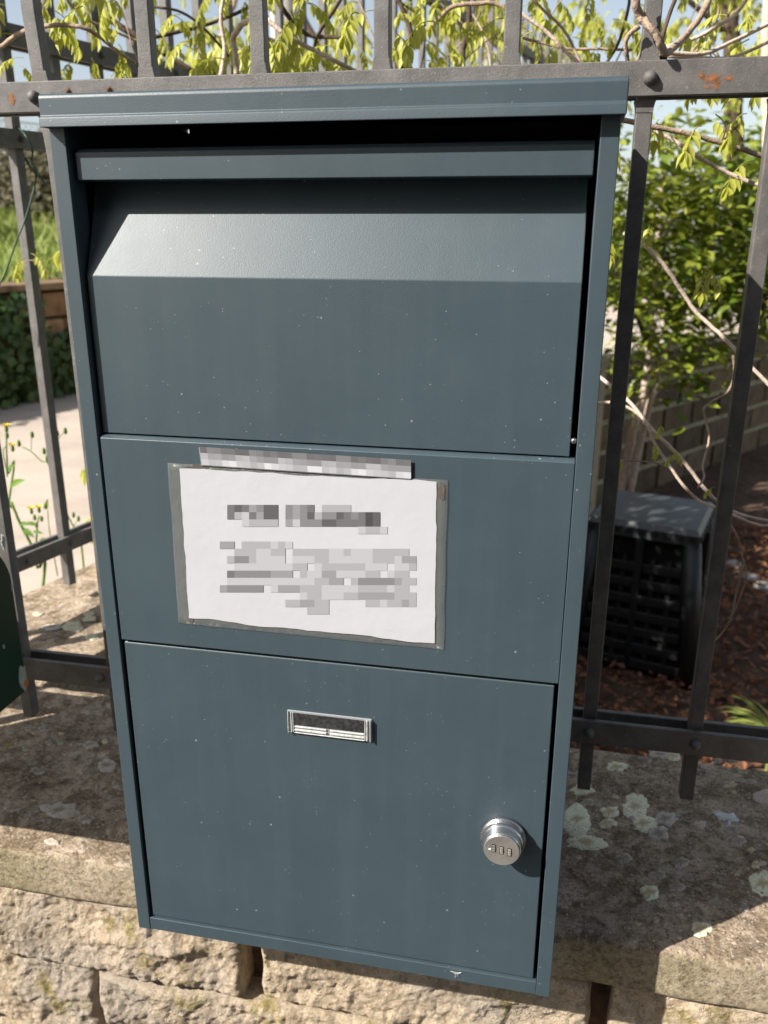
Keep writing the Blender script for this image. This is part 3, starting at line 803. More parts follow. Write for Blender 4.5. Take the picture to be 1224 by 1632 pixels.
# ------------------------------------------------------------------ leaves
def leaflet(mb, base, d, nrm, L, W, fold=.35, droop=.3, nseg=4):
    """pointed leaf blade folded on its midrib, drooping towards the tip"""
    d = d.normalized(); side = d.cross(nrm).normalized(); nrm = side.cross(d).normalized()
    n0 = len(mb.v); p = Vector(base); dirv = d.copy()
    prof = (0, .75, 1.0, .62, 0)
    for k in range(nseg+1):
        wv = prof[k]*W/2
        mb.v += [tuple(p), tuple(p+side*wv+nrm*wv*fold), tuple(p-side*wv+nrm*wv*fold)]
        dirv = (dirv + Vector((0, 0, -droop/nseg*2))).normalized(); p = p + dirv*(L/nseg)
    for k in range(nseg):
        a = n0+3*k
        mb.f += [(a, a+3, a+4, a+1), (a, a+2, a+5, a+3)]


def compound(seed):
    """young drooping leaf of a climbing vine: stalk with paired leaflets, base at the origin, running along +y"""
    rn = random.Random(seed); mb = MB(); L = rn.uniform(.06, .085)
    pts = []; p = Vector((0, 0, 0)); d = Vector((0, 1, .35)).normalized()
    for k in range(6):
        pts.append(p.copy()); d = (d+Vector((rn.uniform(-.1, .1), 0, -.26))).normalized(); p = p+d*(L/5)
    mb.tube(pts, [.0013, .0012, .001, .0009, .0008, .0006], 4, False)
    for k in range(2, 6):
        t = (pts[k]-pts[k-1]).normalized()
        for sx in (-1, 1):
            dd = (t*.35+Vector((sx*rn.uniform(.45, .8), .15, rn.uniform(-.9, -.3)))).normalized()
            leaflet(mb, pts[k], dd, Vector((sx*.5, .4, .8)), rn.uniform(.024, .037)*(1.1-.07*abs(k-3)), rn.uniform(.010, .0145), .5, .45)
    leaflet(mb, pts[-1], (t+Vector((0, 0, -.6))), Vector((0, .5, .8)), .036, .013, .5, .4)
    return mb.mesh('leaf_%d' % seed, YLEAF, Vector((0, 0, 0)), True)


CL = [compound(k) for k in range(6)]
for me_ in CL: me_.transform(Matrix.Scale(.70, 4))


def put_leaf(me, p, heading, tilt, scale, parent, roll=0):
    o = bpy.data.objects.new('leaf', me); COL.objects.link(o); o.parent = parent
    o.location = Vector(p)-wloc(parent); o.rotation_euler = (tilt, roll, heading); o.scale = (scale,)*3
    return o


def add_mesh(mb, me, M):
    n = len(mb.v); mb.v += [tuple(M @ v.co) for v in me.vertices]; mb.f += [tuple(n+i for i in q.vertices) for q in me.polygons]


# climbing vine behind and through the fence
vine = tag(empty('climbing_vine', (.3, .5, Z_SOIL)), 'woody climbing vine with young yellow-green leaves behind the fence', 'vine')
rv = random.Random(11)
attach = []


def stem(pts, r0, r1, mat=VINEBARK, leaves=True, k=6, name='stem', parent=None):
    if parent is None: r0, r1 = r0*.72, r1*.72
    P = spline(pts, k); n = len(P)
    for i in range(1, n-1): P[i] = P[i]+Vector((noise.noise((i*.7, r0*999, 1)), noise.noise((i*.7, 5, r0*999)), noise.noise((3, i*.7, r0*999))))*r0*.28
    mb = MB(); mb.tube(P, [r0+(r1-r0)*i/(n-1) for i in range(n)], 7)
    o = mb.build(name, mat, parent or vine, smooth=True)
    if leaves: attach.extend(P[1:])
    return o


stem([at(995, 372, 0.66), at(1018, 384, 0.64), at(1056, 420, 0.64), at(1085, 462, 0.65), at(1110, 498, 0.65), at(1150, 535, 0.64), at(1185, 572, 0.63), at(1240, 628, 0.62)], .0042, .0038, PALEBARK, False)
stem([at(955, 600, 0.74), at(1000, 637, 0.69), at(1040, 685, 0.66), at(1085, 730, 0.65), at(1120, 775, 0.65), at(1145, 800, 0.65), at(1180, 820, 0.65), at(1260, 838, 0.65)], .0040, .0037, PALEBARK, False)
stem([at(940, 643, 0.71), at(980, 642, 0.69), at(1010, 655, 0.68), at(1032, 676, 0.67), at(1040, 700, 0.67), at(1062, 735, 0.66), at(1090, 775, 0.65), at(1115, 798, 0.65), at(1150, 812, 0.64), at(1185, 828, 0.64), at(1215, 838, 0.64), at(1240, 835, 0.64)], .0031, .0032, PALEBARK, False)
stem([at(975, 735, .52), at(992, 734, .52), at(1020, 735, .52), at(1045, 738, .5), at(1065, 744, .48)], .0016, .0014, VINEBARK, False)
stem([at(1168, 566, .62), at(1170, 600, .62), at(1158, 626, .62), at(1135, 640, .62), at(1122, 652, .62), at(1125, 670, .62), at(1130, 700, .6), at(1120, 740, .55), at(1122, 760, .5), at(1112, 778, .47)], .0026, .002, VINEBARK, False)
stem([at(1165, 838, .46), at(1178, 865, .5), at(1183, 900, .52), at(1172, 950, .54), at(1165, 985, .54), at(1150, 1010, .55), at(1138, 1022, .55)], .0023, .0016, VINEBARK, False)
stem([at(1180, 880, .5), at(1190, 915, .52), at(1178, 955, .53), at(1168, 980, .54)], .0016, .0013, VINEBARK, False)
stem([at(980, 188, .40), at(1030, 200, .40), at(1090, 212, .41), at(1150, 228, .42), at(1224, 252, .44), at(1300, 280, .46)], .0042, .0042, VINEBARK, False)
stem([at(1036, 205, .46), at(1070, 222, .46), at(1110, 248, .46), at(1160, 276, .47), at(1215, 296, .47), at(1290, 310, .48)], .0034, .0034, PALEBARK, False)
# the twist round the bar
stem([at(1012, -30, .27), at(1014, 5, .272), at(1020, 26, .278), at(1034, 42, .276), at(1048, 58, .276), at(1056, 78, .285), at(1062, 85, .32), at(1090, 60, .40), at(1120, 20, .42), at(1140, -30, .43)], .0058, .005, VINEBARK, False)
stem([at(1024, 22, .285), at(1032, 38, .272), at(1044, 54, .270), at(1053, 74, .274), at(1061, 84, .30)], .004, .0045, VINEBARK, False)
stem([at(1019, 42, .285), at(1003, 55, .285), at(997, 70, .285), at(999, 88, .29), at(1003, 104, .30), at(1014, 98, .33), at(1022, 84, .35)], .0034, .0028, VINEBARK, False)
stem([at(1058, 80, .30), at(1060, 92, .31), at(1056, 106, .32)], .003, .003, DARKBARK, False)
stem([at(1055, 90, .32), at(1045, 98, .33), at(1068, 20, .36), at(1085, -20, .38)], .003, .003, DARKBARK, False)
# branches in the open top band
stem([at(-40, 95, .55), at(0, 75, .52), at(28, 55, .50), at(55, 45, .47), at(95, 40, .46), at(132, 44, .46), at(158, 58, .48), at(185, 80, .55), at(215, 100, .62)], .0046, .0036, VINEBARK)
stem([at(90, -20, .75), at(130, 25, .78), at(170, 45, .8), at(205, 60, .82), at(240, 80, .85)], .0035, .003, VINEBARK)
stem([at(120, -15, 1.0), at(160, 20, 1.0), at(220, 60, 1.0), at(262, 85, 1.0), at(310, 115, 1.0)], .009, .008, DARKBARK)
stem([at(425, 30, .50), at(455, 55, .50), at(500, 80, .52), at(540, 100, .52), at(575, 118, .55)], .0042, .0038, PALEBARK)
stem([at(378, 122, .62), at(374, 80, .62), at(372, 60, .62), at(385, 40, .6), at(405, 30, .58), at(425, 28, .54)], .0060, .0055, PALEBARK)
stem([at(350, 130, .7), at(358, 80, .72), at(352, 30, .72), at(360, -20, .72)], .005, .004, PALEBARK)
stem([at(240, 60, .9), at(320, 42, .95), at(400, 10, 1.0), at(440, -30, 1.0)], .005, .004, DARKBARK)
stem([at(240, 10, .8), at(290, 20, .8), at(330, 50, .8), at(365, 90, .8)], .003, .003, DARKBARK)
stem([at(555, -20, .9), at(530, 20, .9), at(505, 60, .95), at(500, 95, 1.0), at(495, 130, 1.0)], .004, .005, DARKBARK)
stem([at(430, -25, .85), at(455, 20, .85), at(490, 55, .9), at(540, 60, .9), at(560, 78, .9)], .006, .0045, DARKBARK)
stem([at(640, 125, .9), at(650, 70, .9), at(690, 40, .9), at(720, 12, .9), at(770, 5, .9), at(800, 10, .9), at(830, 40, .9)], .006, .004, VINEBARK)
stem([at(630, 125, .8), at(645, 90, .8), at(655, 55, .8), at(640, 10, .8), at(620, -25, .8)], .0065, .005, DARKBARK)
stem([at(735, 120, 1.1), at(740, 70, 1.1), at(748, 30, 1.1), at(742, -20, 1.1)], .008, .007, DARKBARK)
stem([at(828, 20, .55), at(870, 50, .55), at(900, 80, .55), at(930, 108, .55)], .0036, .0032, PALEBARK)
stem([at(830, 60, .7), at(870, 70, .7), at(905, 78, .7), at(950, 78, .7), at(1010, 80, .7)], .003, .0025, VINEBARK)
stem([at(930, 110, .6), at(900, 50, .62), at(870, 20, .62), at(840, -10, .62)], .0028, .0026, VINEBARK)
stem([at(1058, 84, .5), at(1120, 86, .52), at(1160, 70, .55), at(1240, 30, .6)], .0036, .0034, PALEBARK)
stem([at(1060, 90, .55), at(1110, 92, .56), at(1170, 90, .6), at(1250, 55, .62)], .003, .0028, PALEBARK)
stem([at(1060, 76, .6), at(1110, 60, .6), at(1145, 40, .6), at(1175, 20, .62), at(1200, -20, .62)], .0036, .003, PALEBARK)
stem([at(1090, 100, .8), at(1120, 70, .8), at(1145, 20, .8), at(1140, -20, .8)], .003, .0028, VINEBARK)
stem([at(960, 110, .7), at(985, 70, .7), at(1000, 20, .7), at(1005, -20, .7)], .003, .003, DARKBARK)
for k in range(16):
    x = rv.uniform(180, 1240); Y = rv.uniform(.6, 1.7); p = [at(x, 140, Y)]
    for q in range(3): p.append(p[-1]+Vector((rv.uniform(-.14, .14), rv.uniform(-.05, .05), rv.uniform(.06, .15))))
    stem(p, rv.uniform(.0018, .0035), .0012, rv.choice((VINEBARK, DARKBARK, PALEBARK)))
# leaves that can be told apart
nleaf = 0
pool = [p for p in attach]
for k in range(270):
    p = rv.choice(pool)+Vector((rv.uniform(-.05, .05), rv.uniform(-.03, .06), rv.uniform(-.04, .07)))
    put_leaf(CL[k % 6], p, rv.uniform(0, 6.28), rv.uniform(-.7, .3), rv.uniform(.45, 1.2), vine)
for px, py, Y, hd, sc in ((572, 35, .46, 3.0, 1.0), (600, 30, .5, 2.2, .9), (690, 48, .45, 2.6, 1.0), (632, 70, .5, 3.6, .9), (480, 45, .5, 2.8, 1.0), (140, 12, .5, 1.2, 1.0), (8, 22, .45, 3.3, 1), (118, 110, .9, 1, 1), (1050, 205, .45, 3.0, .8),
        (1118, 215, .43, 2.7, .9), (1125, 205, .46, 4.0, .8), (1190, 195, .45, 2.6, .9), (1035, 375, .46, 3, .55), (1125, 448, .47, 2.9, .8), (1118, 440, .47, 3.8, .7), (1200, 270, .5, 2.4, 1.0), (990, 740, .52, 3, .4), (1045, 720, .5, 3.2, .45),
        (1068, 728, .48, 4, .4), (1085, 735, .47, 2, .4), (1140, 790, .46, 2, .3), (1055, 690, .49, 3, .35), (40, 425, .74, 3.0, .9), (50, 418, .74, 4.2, .8), (985, 250, .6, 3, .9), (970, 395, .6, 3, .8), (985, 340, .6, 2, .8)):
    put_leaf(CL[int(px) % 6], at(px, py-14, Y), hd, -.2, sc, vine)
stem([at(30, 420, .745), at(52, 415, .745), at(68, 425, .745), at(78, 440, .745), at(92, 443, .75), at(110, 446, .76)], .0014, .0012, VINEBARK, False)
stem([at(78, 440, .75), at(74, 425, .75), at(80, 412, .75), at(92, 410, .75)], .001, .0008, YLEAF, False)
stem([at(1150, 228, .42), at(1156, 205, .42), at(1150, 190, .42), at(1140, 182, .42)], .0014, .0011, DARKBARK, False)
stem([at(1154, 222, .42), at(1168, 208, .42), at(1176, 200, .42)], .0014, .0010, DARKBARK, False)
# the rest of the vine's foliage, deeper in and above, plus added shading leaves, as one mass
mass = MB()
def scatter_mass(n, fn, smin=.7, smax=1.2, metas=CL, mb=None):
    for _ in range(n):
        p = fn(); M = Matrix.Translation(p) @ Euler((rv.uniform(-.6, .3), rv.uniform(-.3, .3), rv.uniform(0, 6.28))).to_matrix().to_4x4() @ Matrix.Scale(rv.uniform(smin, smax), 4)
        add_mesh(mb if mb is not None else mass, rv.choice(metas), M)
def band():
    while True:
        x, y, z = rv.uniform(-.35, 2.0), rv.uniform(.9, 2.6), rv.uniform(.90, 1.75)
        if noise.noise((x*2.3, y*2.3, z*3.1)) > -.12: return Vector((x, y, z))
scatter_mass(95, band, .4, 1.3)
def side_shade_leaves():  # added leaves, mostly hidden by the mailbox, to shade the compost bin and soil
    while True:
        s = rv.uniform(.24, 3.6); z = rv.uniform(.0, .82 if s < .6 else 1.15 if s < 1.5 else .45); p = st(s, rv.uniform(-.10, .10), z)
        if noise.noise((s*2, 0, z*2)) > -.45: return p
scatter_mass(2600, side_shade_leaves, 1.6, 2.4)
tag(mass.build('foliage', YLEAF, vine, smooth=True), kind='stuff')

# ------------------------------------------------------------------ laurel bush by the garden wall
bush = tag(empty('laurel_bush', (.66, 3.9, Z_SOIL)), 'leafy evergreen bush with glossy green leaves behind the composter', 'bush')
BC = [at(1030, 560, 3.8)]
def bstem(pts, r0, r1, mat): stem(pts, r0, r1, mat, False, 5, 'trunk', bush)
bstem([at(985, 800, 3.7), at(1008, 690, 3.8), at(1022, 640, 3.85), at(1032, 590, 3.85), at(1034, 540, 3.85), at(1045, 460, 3.9), at(1060, 380, 3.9), at(1075, 300, 3.9)], .026, .010, PALEBARK)
bstem([at(1000, 800, 3.7), at(1032, 655, 3.75), at(1042, 625, 3.75), at(1070, 540, 3.8), at(1110, 450, 3.9), at(1140, 350, 3.9)], .02, .008, PALEBARK)
bstem([at(1034, 560, 3.85), at(1010, 480, 3.8), at(1005, 380, 3.8), at(1020, 290, 3.8)], .012, .006, DARKBARK)
bstem([at(1060, 500, 3.85), at(1130, 460, 3.8), at(1200, 400, 3.8)], .010, .005, DARKBARK)
bstem([at(1045, 460, 4.2), at(1052, 330, 4.2), at(1062, 240, 4.2)], .02, .015, PALEBARK)
def oval(seed):
    rn = random.Random(seed); mb = MB()
    leaflet(mb, (0, 0, 0), Vector((0, 1, .1)), Vector((0, 0, 1)), rn.uniform(.050, .068), rn.uniform(.021, .028), .3, .25)
    return mb.mesh('oval_leaf_%d' % seed, GLEAF, Vector((0, 0, 0)), True)
OV = [oval(k) for k in range(4)]
rb_ = random.Random(5)
clump = []
for k in range(120):
    px, py = rb_.uniform(968, 1290), rb_.uniform(270, 520)
    if py < 380 and px < 1010 and rb_.random() < .6: continue
    if py > 510 and px > 1110: continue
    clump.append(at(px, py, rb_.uniform(3.4, 4.4)))
clump += [at(px, py, 3.5) for px, py in ((1070, 585), (1055, 590), (1085, 575), (1060, 575), (1100, 565), (1130, 570), (1000, 560), (1010, 300), (1060, 250), (1190, 230), (1130, 270), (1210, 300), (1030, 250))]
def bleaf():
    c = rb_.choice(clump); r = .11
    return c+Vector((rb_.gauss(0, r), rb_.gauss(0, r), rb_.gauss(0, r)))
for k in range(260):
    p = bleaf(); p.y -= .1
    o = put_leaf(OV[k % 4], p, rb_.uniform(0, 6.28), rb_.uniform(-.6, .7), rb_.uniform(.7, 1.8), bush, rb_.uniform(-.5, .5))
bm_ = MB()
for k in range(5600):
    M = Matrix.Translation(bleaf()) @ Euler((rb_.uniform(-.7, .8), rb_.uniform(-.6, .6), rb_.uniform(0, 6.28))).to_matrix().to_4x4() @ Matrix.Scale(rb_.uniform(.6, 1.7), 4)
    add_mesh(bm_, rb_.choice(OV), M)
tag(bm_.build('crown', GLEAF, bush, smooth=True), kind='stuff')

# ------------------------------------------------------------------ composter
cmp_ = tag(empty('compost_bin', (.74, 2.55, Z_SOIL)), 'black plastic slatted compost bin on the leaf-strewn soil behind the fence', 'compost bin')
cA = Vector((.775, 2.50, Z_SOIL)); e1 = Vector((-.965, .262, 0)).normalized(); e2 = Vector((.262, .965, 0)).normalized()
CW, CH = .50, .615
def cpt(u, v, z, tp=.07):
    k = tp*z/CH; return cA + e1*(k+(CW-2*k)*u) + e2*(k+(CW-2*k)*v) + Vector((0, 0, z))
body = MB()
q = [cpt(.02, .02, 0), cpt(.98, .02, 0), cpt(.98, .98, 0), cpt(.02, .98, 0)]; q2 = [cpt(.02, .02, CH-.04), cpt(.98, .02, CH-.04), cpt(.98, .98, CH-.04), cpt(.02, .98, CH-.04)]
for i in range(4): body.quad(q[i], q[(i+1) % 4], q2[(i+1) % 4], q2[i])
body.build('inner_wall', simple('dark_inside', (.006, .006, .006), .9), cmp_)
for u, v in ((0, 0), (1, 0), (1, 1), (0, 1)):
    MB().tube([cpt(u, v, .0), cpt(u, v, CH*.5), cpt(u, v, CH-.045)], [.042, .040, .036], 14).build('corner_post', BLACKPL, cmp_, smooth=True)
for face in (0, 1):
    def fp_(u, z, o=0):
        p = cpt(u, 0, z) if face == 0 else cpt(0, u, z); nrm = -e2 if face == 0 else -e1; return p + nrm*o
    for k in range(7):
        z = .05+k*.066
        for (ua, ub) in ((.09, .48), (.52, .91)):
            p = (fp_(ua, z)+fp_(ub, z))/2; ax = (fp_(ub, z)-fp_(ua, z))/2; nn = (-e2 if face == 0 else -e1)
            MB().obox(p+nn*.006, ax, nn*.010, Vector((0, 0, .019))).build('slat', BLACKPL, cmp_, bevel=.003)
            for t_ in (.3, .7):
                pp_ = fp_(ua+(ub-ua)*t_, z+.030); MB().obox(pp_+nn*.006, ax*.10, nn*.012, Vector((0, 0, .013))).build('slat_lug', BLACKPL, cmp_)
    nn = (-e2 if face == 0 else -e1); p = (fp_(.5, .02)+fp_(.5, CH-.06))/2
    MB().obox(p+nn*.004, (fp_(.53, .2)-fp_(.47, .2))/2, nn*.012, Vector((0, 0, CH/2-.03))).build('centre_strip', BLACKPL, cmp_)
LIDG = simple('grey_black_plastic', (.05, .056, .062), .38, .2, 20, .1, 250, .5)
ld = MB(); a0 = [cpt(-.06, -.06, CH-.045, 0.06), cpt(1.06, -.06, CH-.045, .06), cpt(1.06, 1.06, CH-.045, .06), cpt(-.06, 1.06, CH-.045, .06)]
a1 = [p+Vector((0, 0, .04)) for p in a0]; cc = sum(a0, Vector())/4
a2 = [cc+(p-cc)*.93+Vector((0, 0, .060)) for p in a0]
for i in range(4):
    j = (i+1) % 4; ld.quad(a0[i], a0[j], a1[j], a1[i]); ld.quad(a1[i], a1[j], a2[j], a2[i])
ld.poly(a2); ld.poly(a0[::-1])
lo = ld.build('lid', LIDG, cmp_, bevel=.008)
for i in range(4):
    j = (i+1) % 4
    for k in range(9):
        t_ = (k+.5)/9; p = a1[i].lerp(a1[j], t_); ex = (a1[j]-a1[i]).normalized(); ey = Vector((0, 0, 1)).cross(ex)
        MB().obox(p+Vector((0, 0, -.012)), ex*.014, ey*.006, Vector((0, 0, .012))).build('lid_tooth', BLACKPL, lo)

# leaf litter
lt = MB(); rl = random.Random(8)
for k in range(9000):
    x, y = rl.uniform(.15, 2.4), rl.uniform(1.5, 4.6)
    u = (Vector((x, y, 0))-cA); 
    if 0 < u.dot(e1) < CW and 0 < u.dot(e2) < CW: continue
    d_ = Euler((rl.uniform(-.6, .6), rl.uniform(-.6, .6), rl.uniform(0, 6.28))).to_matrix()
    leaflet(lt, (x, y, Z_SOIL+rl.uniform(.0, .045)), d_ @ Vector((0, 1, 0)), d_ @ Vector((0, 0, 1)), rl.uniform(.02, .055), rl.uniform(.008, .026), rl.uniform(-.9, 1.2), rl.uniform(-.4, .4))
tag(lt.build('leaf_litter', LITTER), 'brown dead leaves covering the garden soil', 'leaves', kind='stuff')
for i, (px, py, s_) in enumerate(((1170, 905, .05), (1195, 925, .045), (1215, 940, .05))):
    c = atz(px, py, Z_SOIL); mb = MB()
    mb.lathe([(s_*.6, 0), (s_, s_*.3), (s_*.9, s_*.6), (s_*.4, s_*.8)], c, 'z', 9)
    mb.v = [(x+.2*s_*noise.noise((x*30, y*30, z*30)), y+.2*s_*noise.noise((x*30, y*30, 7)), z) for x, y, z in mb.v]
    tag(mb.build('pale_stone', simple('pale_stone%d' % i, (.42, .40, .36), .9, .3, 30), smooth=True), ['pale stone lying nearest the compost bin', 'pale stone in the middle of three on the soil', 'pale stone at the right picture edge on the soil'][i], 'stone')
# grass tuft in the garden
tf = MB(); c = atz(1232, 1170, Z_SOIL+.35)
for k in range(16):
    a_ = rl.uniform(1.8, 4.6); d_ = Vector((math.cos(a_)*.8, math.sin(a_)*.4, rl.uniform(.5, 1.2)))
    leaflet(tf, c+Vector((rl.uniform(-.02, .02), rl.uniform(-.02, .02), 0)), d_, Vector((0, 0, 1)).cross(d_).cross(d_)*-1, rl.uniform(.10, .2), .011, .3, .6)
tf.tube([c+Vector((0, 0, -.36)), c], .006, 5)
tag(tf.build('grass_tuft', GRASSM), 'tuft of long green grass blades behind the fence at the right', 'grass tuft')

# ------------------------------------------------------------------ garden wall of grey blocks
bw = tag(empty('block_wall', (.95, 5.4, Z_SOIL)), 'low dark grey block wall with pale mortar behind the compost bin', 'wall')
BWS = (Vector((1.72, 6.5, 0))-Vector((.95, 5.4, 0))).normalized(); BWN = Vector((BWS.y, -BWS.x, 0)); BW0 = Vector((.95, 5.4, 0))-BWS*1.3
def bwp(s, o, z): return BW0+BWS*s+BWN*o+Vector((0, 0, z))
BLK = [simple('dark_block%d' % k, c, .95, .3, 12, .7, 70) for k, c in enumerate(((.17, .122, .075), (.13, .095, .06), (.21, .15, .09)))]
MB().obox(bwp(4.0, -.11, -.56), BWS*4.0, BWN*.10, Vector((0, 0, .52))).build('mortar_core', simple('pale_mortar', (.46, .41, .27), .95, .3, 20, .6, 60), bw)
z = -1.02; row = 0
while z < -.22:
    s = -.2*(row % 2)
    while s < 6.5:
        L_ = .40
        MB().obox(bwp(s+L_/2, rl.uniform(-.006, .006), z+.095), BWS*(L_/2-.018), BWN*.012, Vector((0, 0, .078))).build('block', BLK[rl.randrange(3)], bw, bevel=.005)
        s += L_
    z += .195; row += 1
MB().obox(bwp(4.0, -.10, -.125), BWS*4.05, BWN*.125, Vector((0, 0, .085))).build('plain_course', simple('brown_render', (.15, .115, .075), .95, .3, 6, .5, 40), bw, bevel=.01)
MB().obox(bwp(4.0, -.09, -.015), BWS*4.1, BWN*.17, Vector((0, 0, .024))).build('coping', simple('sandy_coping', (.50, .42, .32), .9, .2, 8, .4, 60), bw, bevel=.006)

# far railing
fr = tag(empty('far_railing', (1.6, 11, Z_ROAD)), 'thin dark railing far off beyond the bush', 'railing')
for k in range(34):
    x = .9+k*.115; MB().box(x-.009, x+.009, 10.99, 11.01, Z_ROAD, 1.42).build('bar', IRON, fr)
for z in (-.25, .55, 1.30): MB().box(.85, 4.8, 10.985, 11.015, z-.02, z+.02).build('rail', IRON, fr)

# tree at the upper right
tr = tag(empty('background_tree', (2.0, 5.0, Z_SOIL)), 'background tree with dark trunk at the upper right', 'tree')
stem([at(1175, 420, 5.2), at(1172, 300, 5.2), at(1168, 160, 5.2), at(1165, 60, 5.2), at(1160, -40, 5.2), at(1150, -200, 5.2)], .06, .045, DARKBARK, False, 5, 'trunk', tr)
stem([at(1168, 60, 5.2), at(1120, 20, 5.1), at(1060, -30, 5.0)], .02, .012, DARKBARK, False, 5, 'branch', tr)
stem([at(1228, 400, 3.0), at(1225, 280, 3.0), at(1224, 180, 3.0), at(1222, 60, 3.0), at(1230, -60, 3.0)], .024, .02, PALEBARK, False, 5, 'branch', tr)
tm = MB(); rt = random.Random(21)
for k in range(1500):
    px, py = rt.uniform(700, 1320), rt.uniform(-150, 235)
    if noise.noise((px*.012, py*.012, 4)) < .10: continue
    if px < 960 and py > 105: continue
    p = at(px, py, rt.uniform(4.2, 6.0))
    add_mesh(tm, rt.choice(CL), Matrix.Translation(p) @ Euler((rt.uniform(-.7, .5), 0, rt.uniform(0, 6.28))).to_matrix().to_4x4() @ Matrix.Scale(rt.uniform(.9, 2.6), 4))
tag(tm.build('crown', YLEAF, tr, smooth=True), kind='stuff')
tr2 = tag(empty('slender_tree', tuple(at(520, 200, 5).xy) + (Z_ROAD,)), 'slender tree in young yellow-green leaf behind the middle of the fence', 'tree')
for k, (px, Y) in enumerate(((330, 4.6), (520, 5), (700, 5.2), (800, 4.6))):
    b0 = at(px, 330, Y)
    stem([b0, at(px+10, 120, Y), at(px+30*(-1)**k, 40, Y), at(px+60*(-1)**k, -40, Y)], .03, .012, DARKBARK if k % 2 else VINEBARK, False, 5, 'trunk', tr2)
tm = MB()
for k in range(1300):
    px, py = rt.uniform(255, 960), rt.uniform(-120, 125)
    if noise.noise((px*.010, py*.014, 9)) < .14: continue
    p = at(px, py, rt.uniform(3.6, 5.6))
    add_mesh(tm, rt.choice(CL), Matrix.Translation(p) @ Euler((rt.uniform(-.7, .5), 0, rt.uniform(0, 6.28))).to_matrix().to_4x4() @ Matrix.Scale(rt.uniform(.8, 2.3), 4))
tag(tm.build('crown', YLEAF, tr2, smooth=True), kind='stuff')
pol = tag(empty('concrete_pole', tuple(at(455, 60, 7).xy)+(Z_ROAD,)), 'pale concrete pole seen between the fence bars', 'pole')
pc = at(455, 60, 7)
MB().lathe([(.13, Z_ROAD), (.11, 5)], (pc.x, pc.y, 0), 'z', 20).build('shaft', simple('pole_concrete', (.46, .43, .39), .9, .15, 5), pol, smooth=True)

# ------------------------------------------------------------------ across the road: old wall, ivy, grass bank, shrubs, chain-link
ow = tag(empty('retaining_wall', tuple(bt(0, .2, Z_ROAD))), 'old brown stone retaining wall across the road', 'wall')
OST = [simple('brown_stone%d' % k, c, .95, .35, 8, .8, 40) for k, c in enumerate(((.20, .125, .065), (.16, .10, .055), (.26, .17, .095)))]
MB().obox(bt(4, .30, -.28), SB*13, NB*.22, Vector((0, 0, .47))).build('wall_core', simple('dark_joint', (.06, .042, .025), .95), ow)
z = Z_ROAD-.02; row = 0
while z < .1:
    hgt = .235; s = -2.0 - .15*(row % 2)
    while s < 6.0:
        L_ = rl.uniform(.28, .5)
        MB().obox(bt(s+L_/2, .055+rl.uniform(-.015, .015), z+hgt/2), SB*(L_/2-.012), NB*.04, Vector((0, 0, hgt/2-.011))).build('stone', OST[rl.randrange(3)], ow, bevel=.02)
        s += L_
    z += hgt; row += 1
MB().obox(bt(4, .2, .215), SB*13, NB*.24, Vector((0, 0, .03))).build('coping', simple('tan_coping', (.19, .125, .075), .95, .4, 6, .8, 40), ow, bevel=.012)
bk = MB(); n1, n2 = 50, 16
for j in range(n2+1):
    for i in range(n1+1):
        s = -14+40*i/n1; t = .40+14*j/n2
        h = .20 + min(1.1, .10*(t-.4)) + .12*noise.noise((s*.6, t*.6, 2))*min(1, t-.4)
        bk.v.append(tuple(bt(s, t, h)))
for j in range(n2):
    for i in range(n1): a = j*(n1+1)+i; bk.f.append((a, a+n1+1, a+n1+2, a+1))
tag(bk.build('grass_bank', simple('bank_soil', (.11, .13, .04), .95, .3, 3), smooth=True), kind='structure')
gr = MB()
for k in range(9000):
    s = rl.uniform(-3, 9); t = .42+(rl.random()**1.5)*7
    p = bt(s, t, .19 + min(1.1, .10*(t-.4)) + .12*noise.noise((s*.6, t*.6, 2))*min(1, t-.4))
    d_ = Vector((rl.uniform(-.5, .5), rl.uniform(-.5, .5), 1))
    leaflet(gr, p, d_, Vector((rl.uniform(-1, 1), -1, .2)), rl.uniform(.12, .34), .022, .2, .25, 4)
tag(gr.build('grass', GRASSM), 'bright green grass on the bank across the road', 'grass', kind='stuff')
iv = MB(); 
for k in range(7500):
    s = rl.uniform(-3, 5); z = rl.uniform(-.75, .20)
    cover = noise.noise((s*.9, z*1.2, 6)) + (-.35 if z > -.15 and s > .45 else .35) + (.5 if s < .35 else 0)
    if cover < .12: continue
    p = bt(s, .0-rl.random()**2*.20, z)
    d_ = Vector((rl.uniform(-1, 1), rl.uniform(-1, .2), rl.uniform(-1, .3)))
    leaflet(iv, p, d_, Vector((.8, -.6, .4)), rl.uniform(.06, .11), rl.uniform(.05, .085), .15, .2)
tag(iv.build('ivy', IVYL), 'dark green ivy hanging over the retaining wall across the road', 'ivy', kind='stuff')
rs = random.Random(31)
